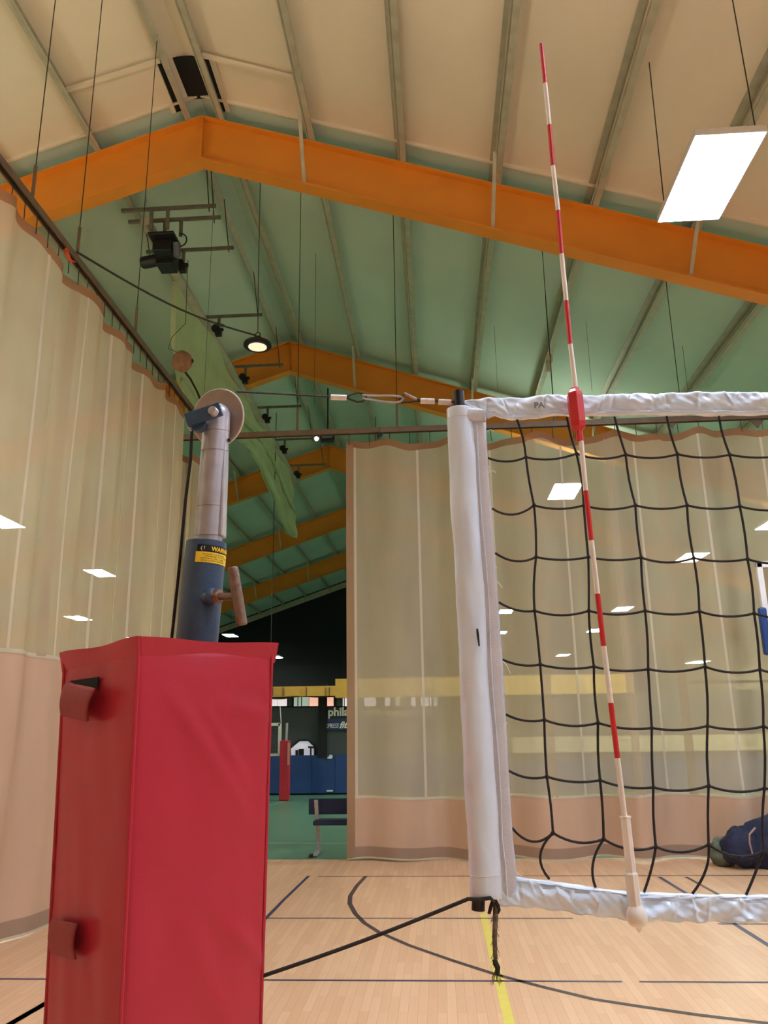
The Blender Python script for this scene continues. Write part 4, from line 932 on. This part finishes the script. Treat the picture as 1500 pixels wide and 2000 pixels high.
# hook-and-loop tabs on the left panel
M_tab = mat('dark_red_webbing', (150, 52, 52), .75, var=.08, scale=40, bump=.2, bscale=400)
def onleft(px, py, off=.0):
    # point on the left panel plane
    nrm = (lB-lT).cross(nT-lT).normalized(); nrm = nrm if nrm.dot(oL) > 0 else -nrm
    r = ray(px, py); t_ = (lT+nrm*off-CAMPOS).dot(nrm)/r.dot(nrm); return CAMPOS+r*t_
def tab(pts, offs, name, shadow=None):
    P = [onleft(*p, o_) for p, o_ in zip(pts, offs)]; b = MB()
    b.grid(lambda u, v: lerp(lerp(P[0], P[1], u), lerp(P[3], P[2], u), v) + oL*.006*math.sin(v*PI), 10, 10)
    t_ = b.build(name, M_tab, pad, smooth=True, solid=.004); return t_
tab([(130, 1333), (186, 1344), (171, 1409), (120, 1397)], (.012, .03, .026, .014), 'velcro_tab')
tab([(103, 1795), (151, 1804), (148, 1874), (101, 1862)], (.012, .024, .02, .01), 'velcro_tab')
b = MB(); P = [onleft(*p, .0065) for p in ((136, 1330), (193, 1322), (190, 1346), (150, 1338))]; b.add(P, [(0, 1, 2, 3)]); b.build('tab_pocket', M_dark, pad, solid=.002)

# ------------------------------------------------------------------ bag and backboard at the right edge
BGY = 10.2
g = empty('sports_bag', atZ(1490, 1695, 0), 'dark navy duffel bag lying on the floor against the cross curtain at right', 'bag')
bx = lambda px, py: atY(px, py, BGY)
bl = bx(1428, 1640); 
def lump(c, r, seed, am=.14, nz=30):
    def fn(u, v):
        th_ = u*PI; ph = v*2*PI; d = Vector((math.sin(th_)*math.cos(ph), math.sin(th_)*math.sin(ph), math.cos(th_)))
        k = 1+am*noise.noise(d*1.8+Vector((seed, 0, 0)))+am*.4*noise.noise(d*5+Vector((seed, 2, 0)))
        p = Vector(c)+Vector((d.x*r[0], d.y*r[1], d.z*r[2]))*k; p.z = max(p.z, .012); return p
    return fn
c = bx(1480, 1650); q = MB(); q.grid(lump((c.x+.25, BGY-.05, .26), (.48, .28, .31), 1), 30, 40); q.build('body', M_navy, g, smooth=True)
q = MB(); q.grid(lump((bx(1436, 1640).x+.05, BGY-.1, .22), (.24, .2, .22), 4, .2), 26, 30); q.build('end_pocket', M_navy, g, smooth=True)
q = MB(); q.grid(lump((bx(1420, 1655).x-.02, BGY+.05, .15), (.17, .15, .17), 8, .2), 24, 26); q.build('mesh_pouch', mat('grey_green_mesh', (96, 104, 88), .8, var=.2, scale=20), g, smooth=True)
MB().tube([bx(1459, 1612)+Vector((0, -.25, 0)), bx(1446, 1624)+Vector((0, -.28, 0)), bx(1445, 1640)+Vector((0, -.3, 0)), bx(1451, 1662)+Vector((0, -.3, 0))], .012, 6).build('strap', mat('tan_strap', (150, 124, 110), .7), g)
a = atZ(1400, 1672, .03)
g = empty('bottle', a, 'small white and black bottle lying beside the navy bag', 'bottle')
MB().lathe([(.012, 0), (.03, .01), (.032, .16), (.02, .19)], a, (1, .1, 0), 14).build('body', M_white, g, smooth=True); MB().lathe([(.01, 0), (.028, 0), (.028, .05), (.01, .05)], a+Vector((-.05, 0, 0)), (1, .1, 0), 14).build('cap', M_black, g)
BBY = 9.75; k_ = lambda px, py, dy=0: atY(px, py, BBY+dy)
g = empty('basketball_backboard', k_(1490, 1200), 'basketball backboard with white frame and navy edge padding cut off by the right edge', 'backboard')
A1, A2 = k_(1477, 1097), k_(1496, 1268); wB = 1.83; xl = (A1.x+A2.x)/2; zt4, zb4 = A1.z, A2.z
for nm, c, d in (('frame_rail', (xl+wB/2, BBY, zt4-.04), (wB, .06, .08)), ('frame_rail', (xl+wB/2, BBY, zb4+.04), (wB, .06, .08)), ('frame_rail', (xl+.035, BBY, (zt4+zb4)/2), (.07, .06, zt4-zb4)), ('frame_rail', (xl+wB-.035, BBY, (zt4+zb4)/2), (.07, .06, zt4-zb4))):
    MB().box(c, d).build(nm, M_white, g, bevel=.008)
gl = bpy.data.materials.new('clear_glass'); gl.use_nodes = True; p5 = gl.node_tree.nodes['Principled BSDF']; p5.inputs['Transmission Weight'].default_value = 1; p5.inputs['Roughness'].default_value = .02; p5.inputs['IOR'].default_value = 1.1
MB().box((xl+wB/2, BBY, (zt4+zb4)/2), (wB-.12, .012, zt4-zb4-.14)).build('glass', gl, g)
zp = k_(1485, 1190).z
q = MB(); q.box((xl-.0, BBY-.005, (zp+zb4-.05)/2), (.09, .1, zp-zb4+.09)); q.build('edge_padding', M_blue, g, bevel=.03)
MB().box((xl+wB/2, BBY-.005, zb4-.03), (wB+.06, .1, .07)).build('edge_padding', M_blue, g, bevel=.02)
MB().box((xl+wB-.0, BBY-.005, (zp+zb4)/2), (.09, .1, zp-zb4+.04)).build('edge_padding', M_blue, g, bevel=.03)
xm = xl+wB/2
MB().tube([Vector((xm, BBY-.14, zb4+.12))+Vector((.225*math.cos(a), -.24+.225*math.sin(a), 0)) for a in [i*PI/12 for i in range(25)]], .009, 8).build('rim', M_orange, g)
MB().bar((xm, BBY, zb4+.2), (xm+.6, BBY+.4, zb4-.3), .12, .12).bar((xm+.6, BBY+.4, zb4-.25), (xm+.6, BBY+.4, .08), .14, .14, up=(0, 1, 0)).build('support_arm', M_black, g)
MB().box((xm+.7, BBY+.2, .06), (.9, .8, .1)).build('support_base', M_black, g)
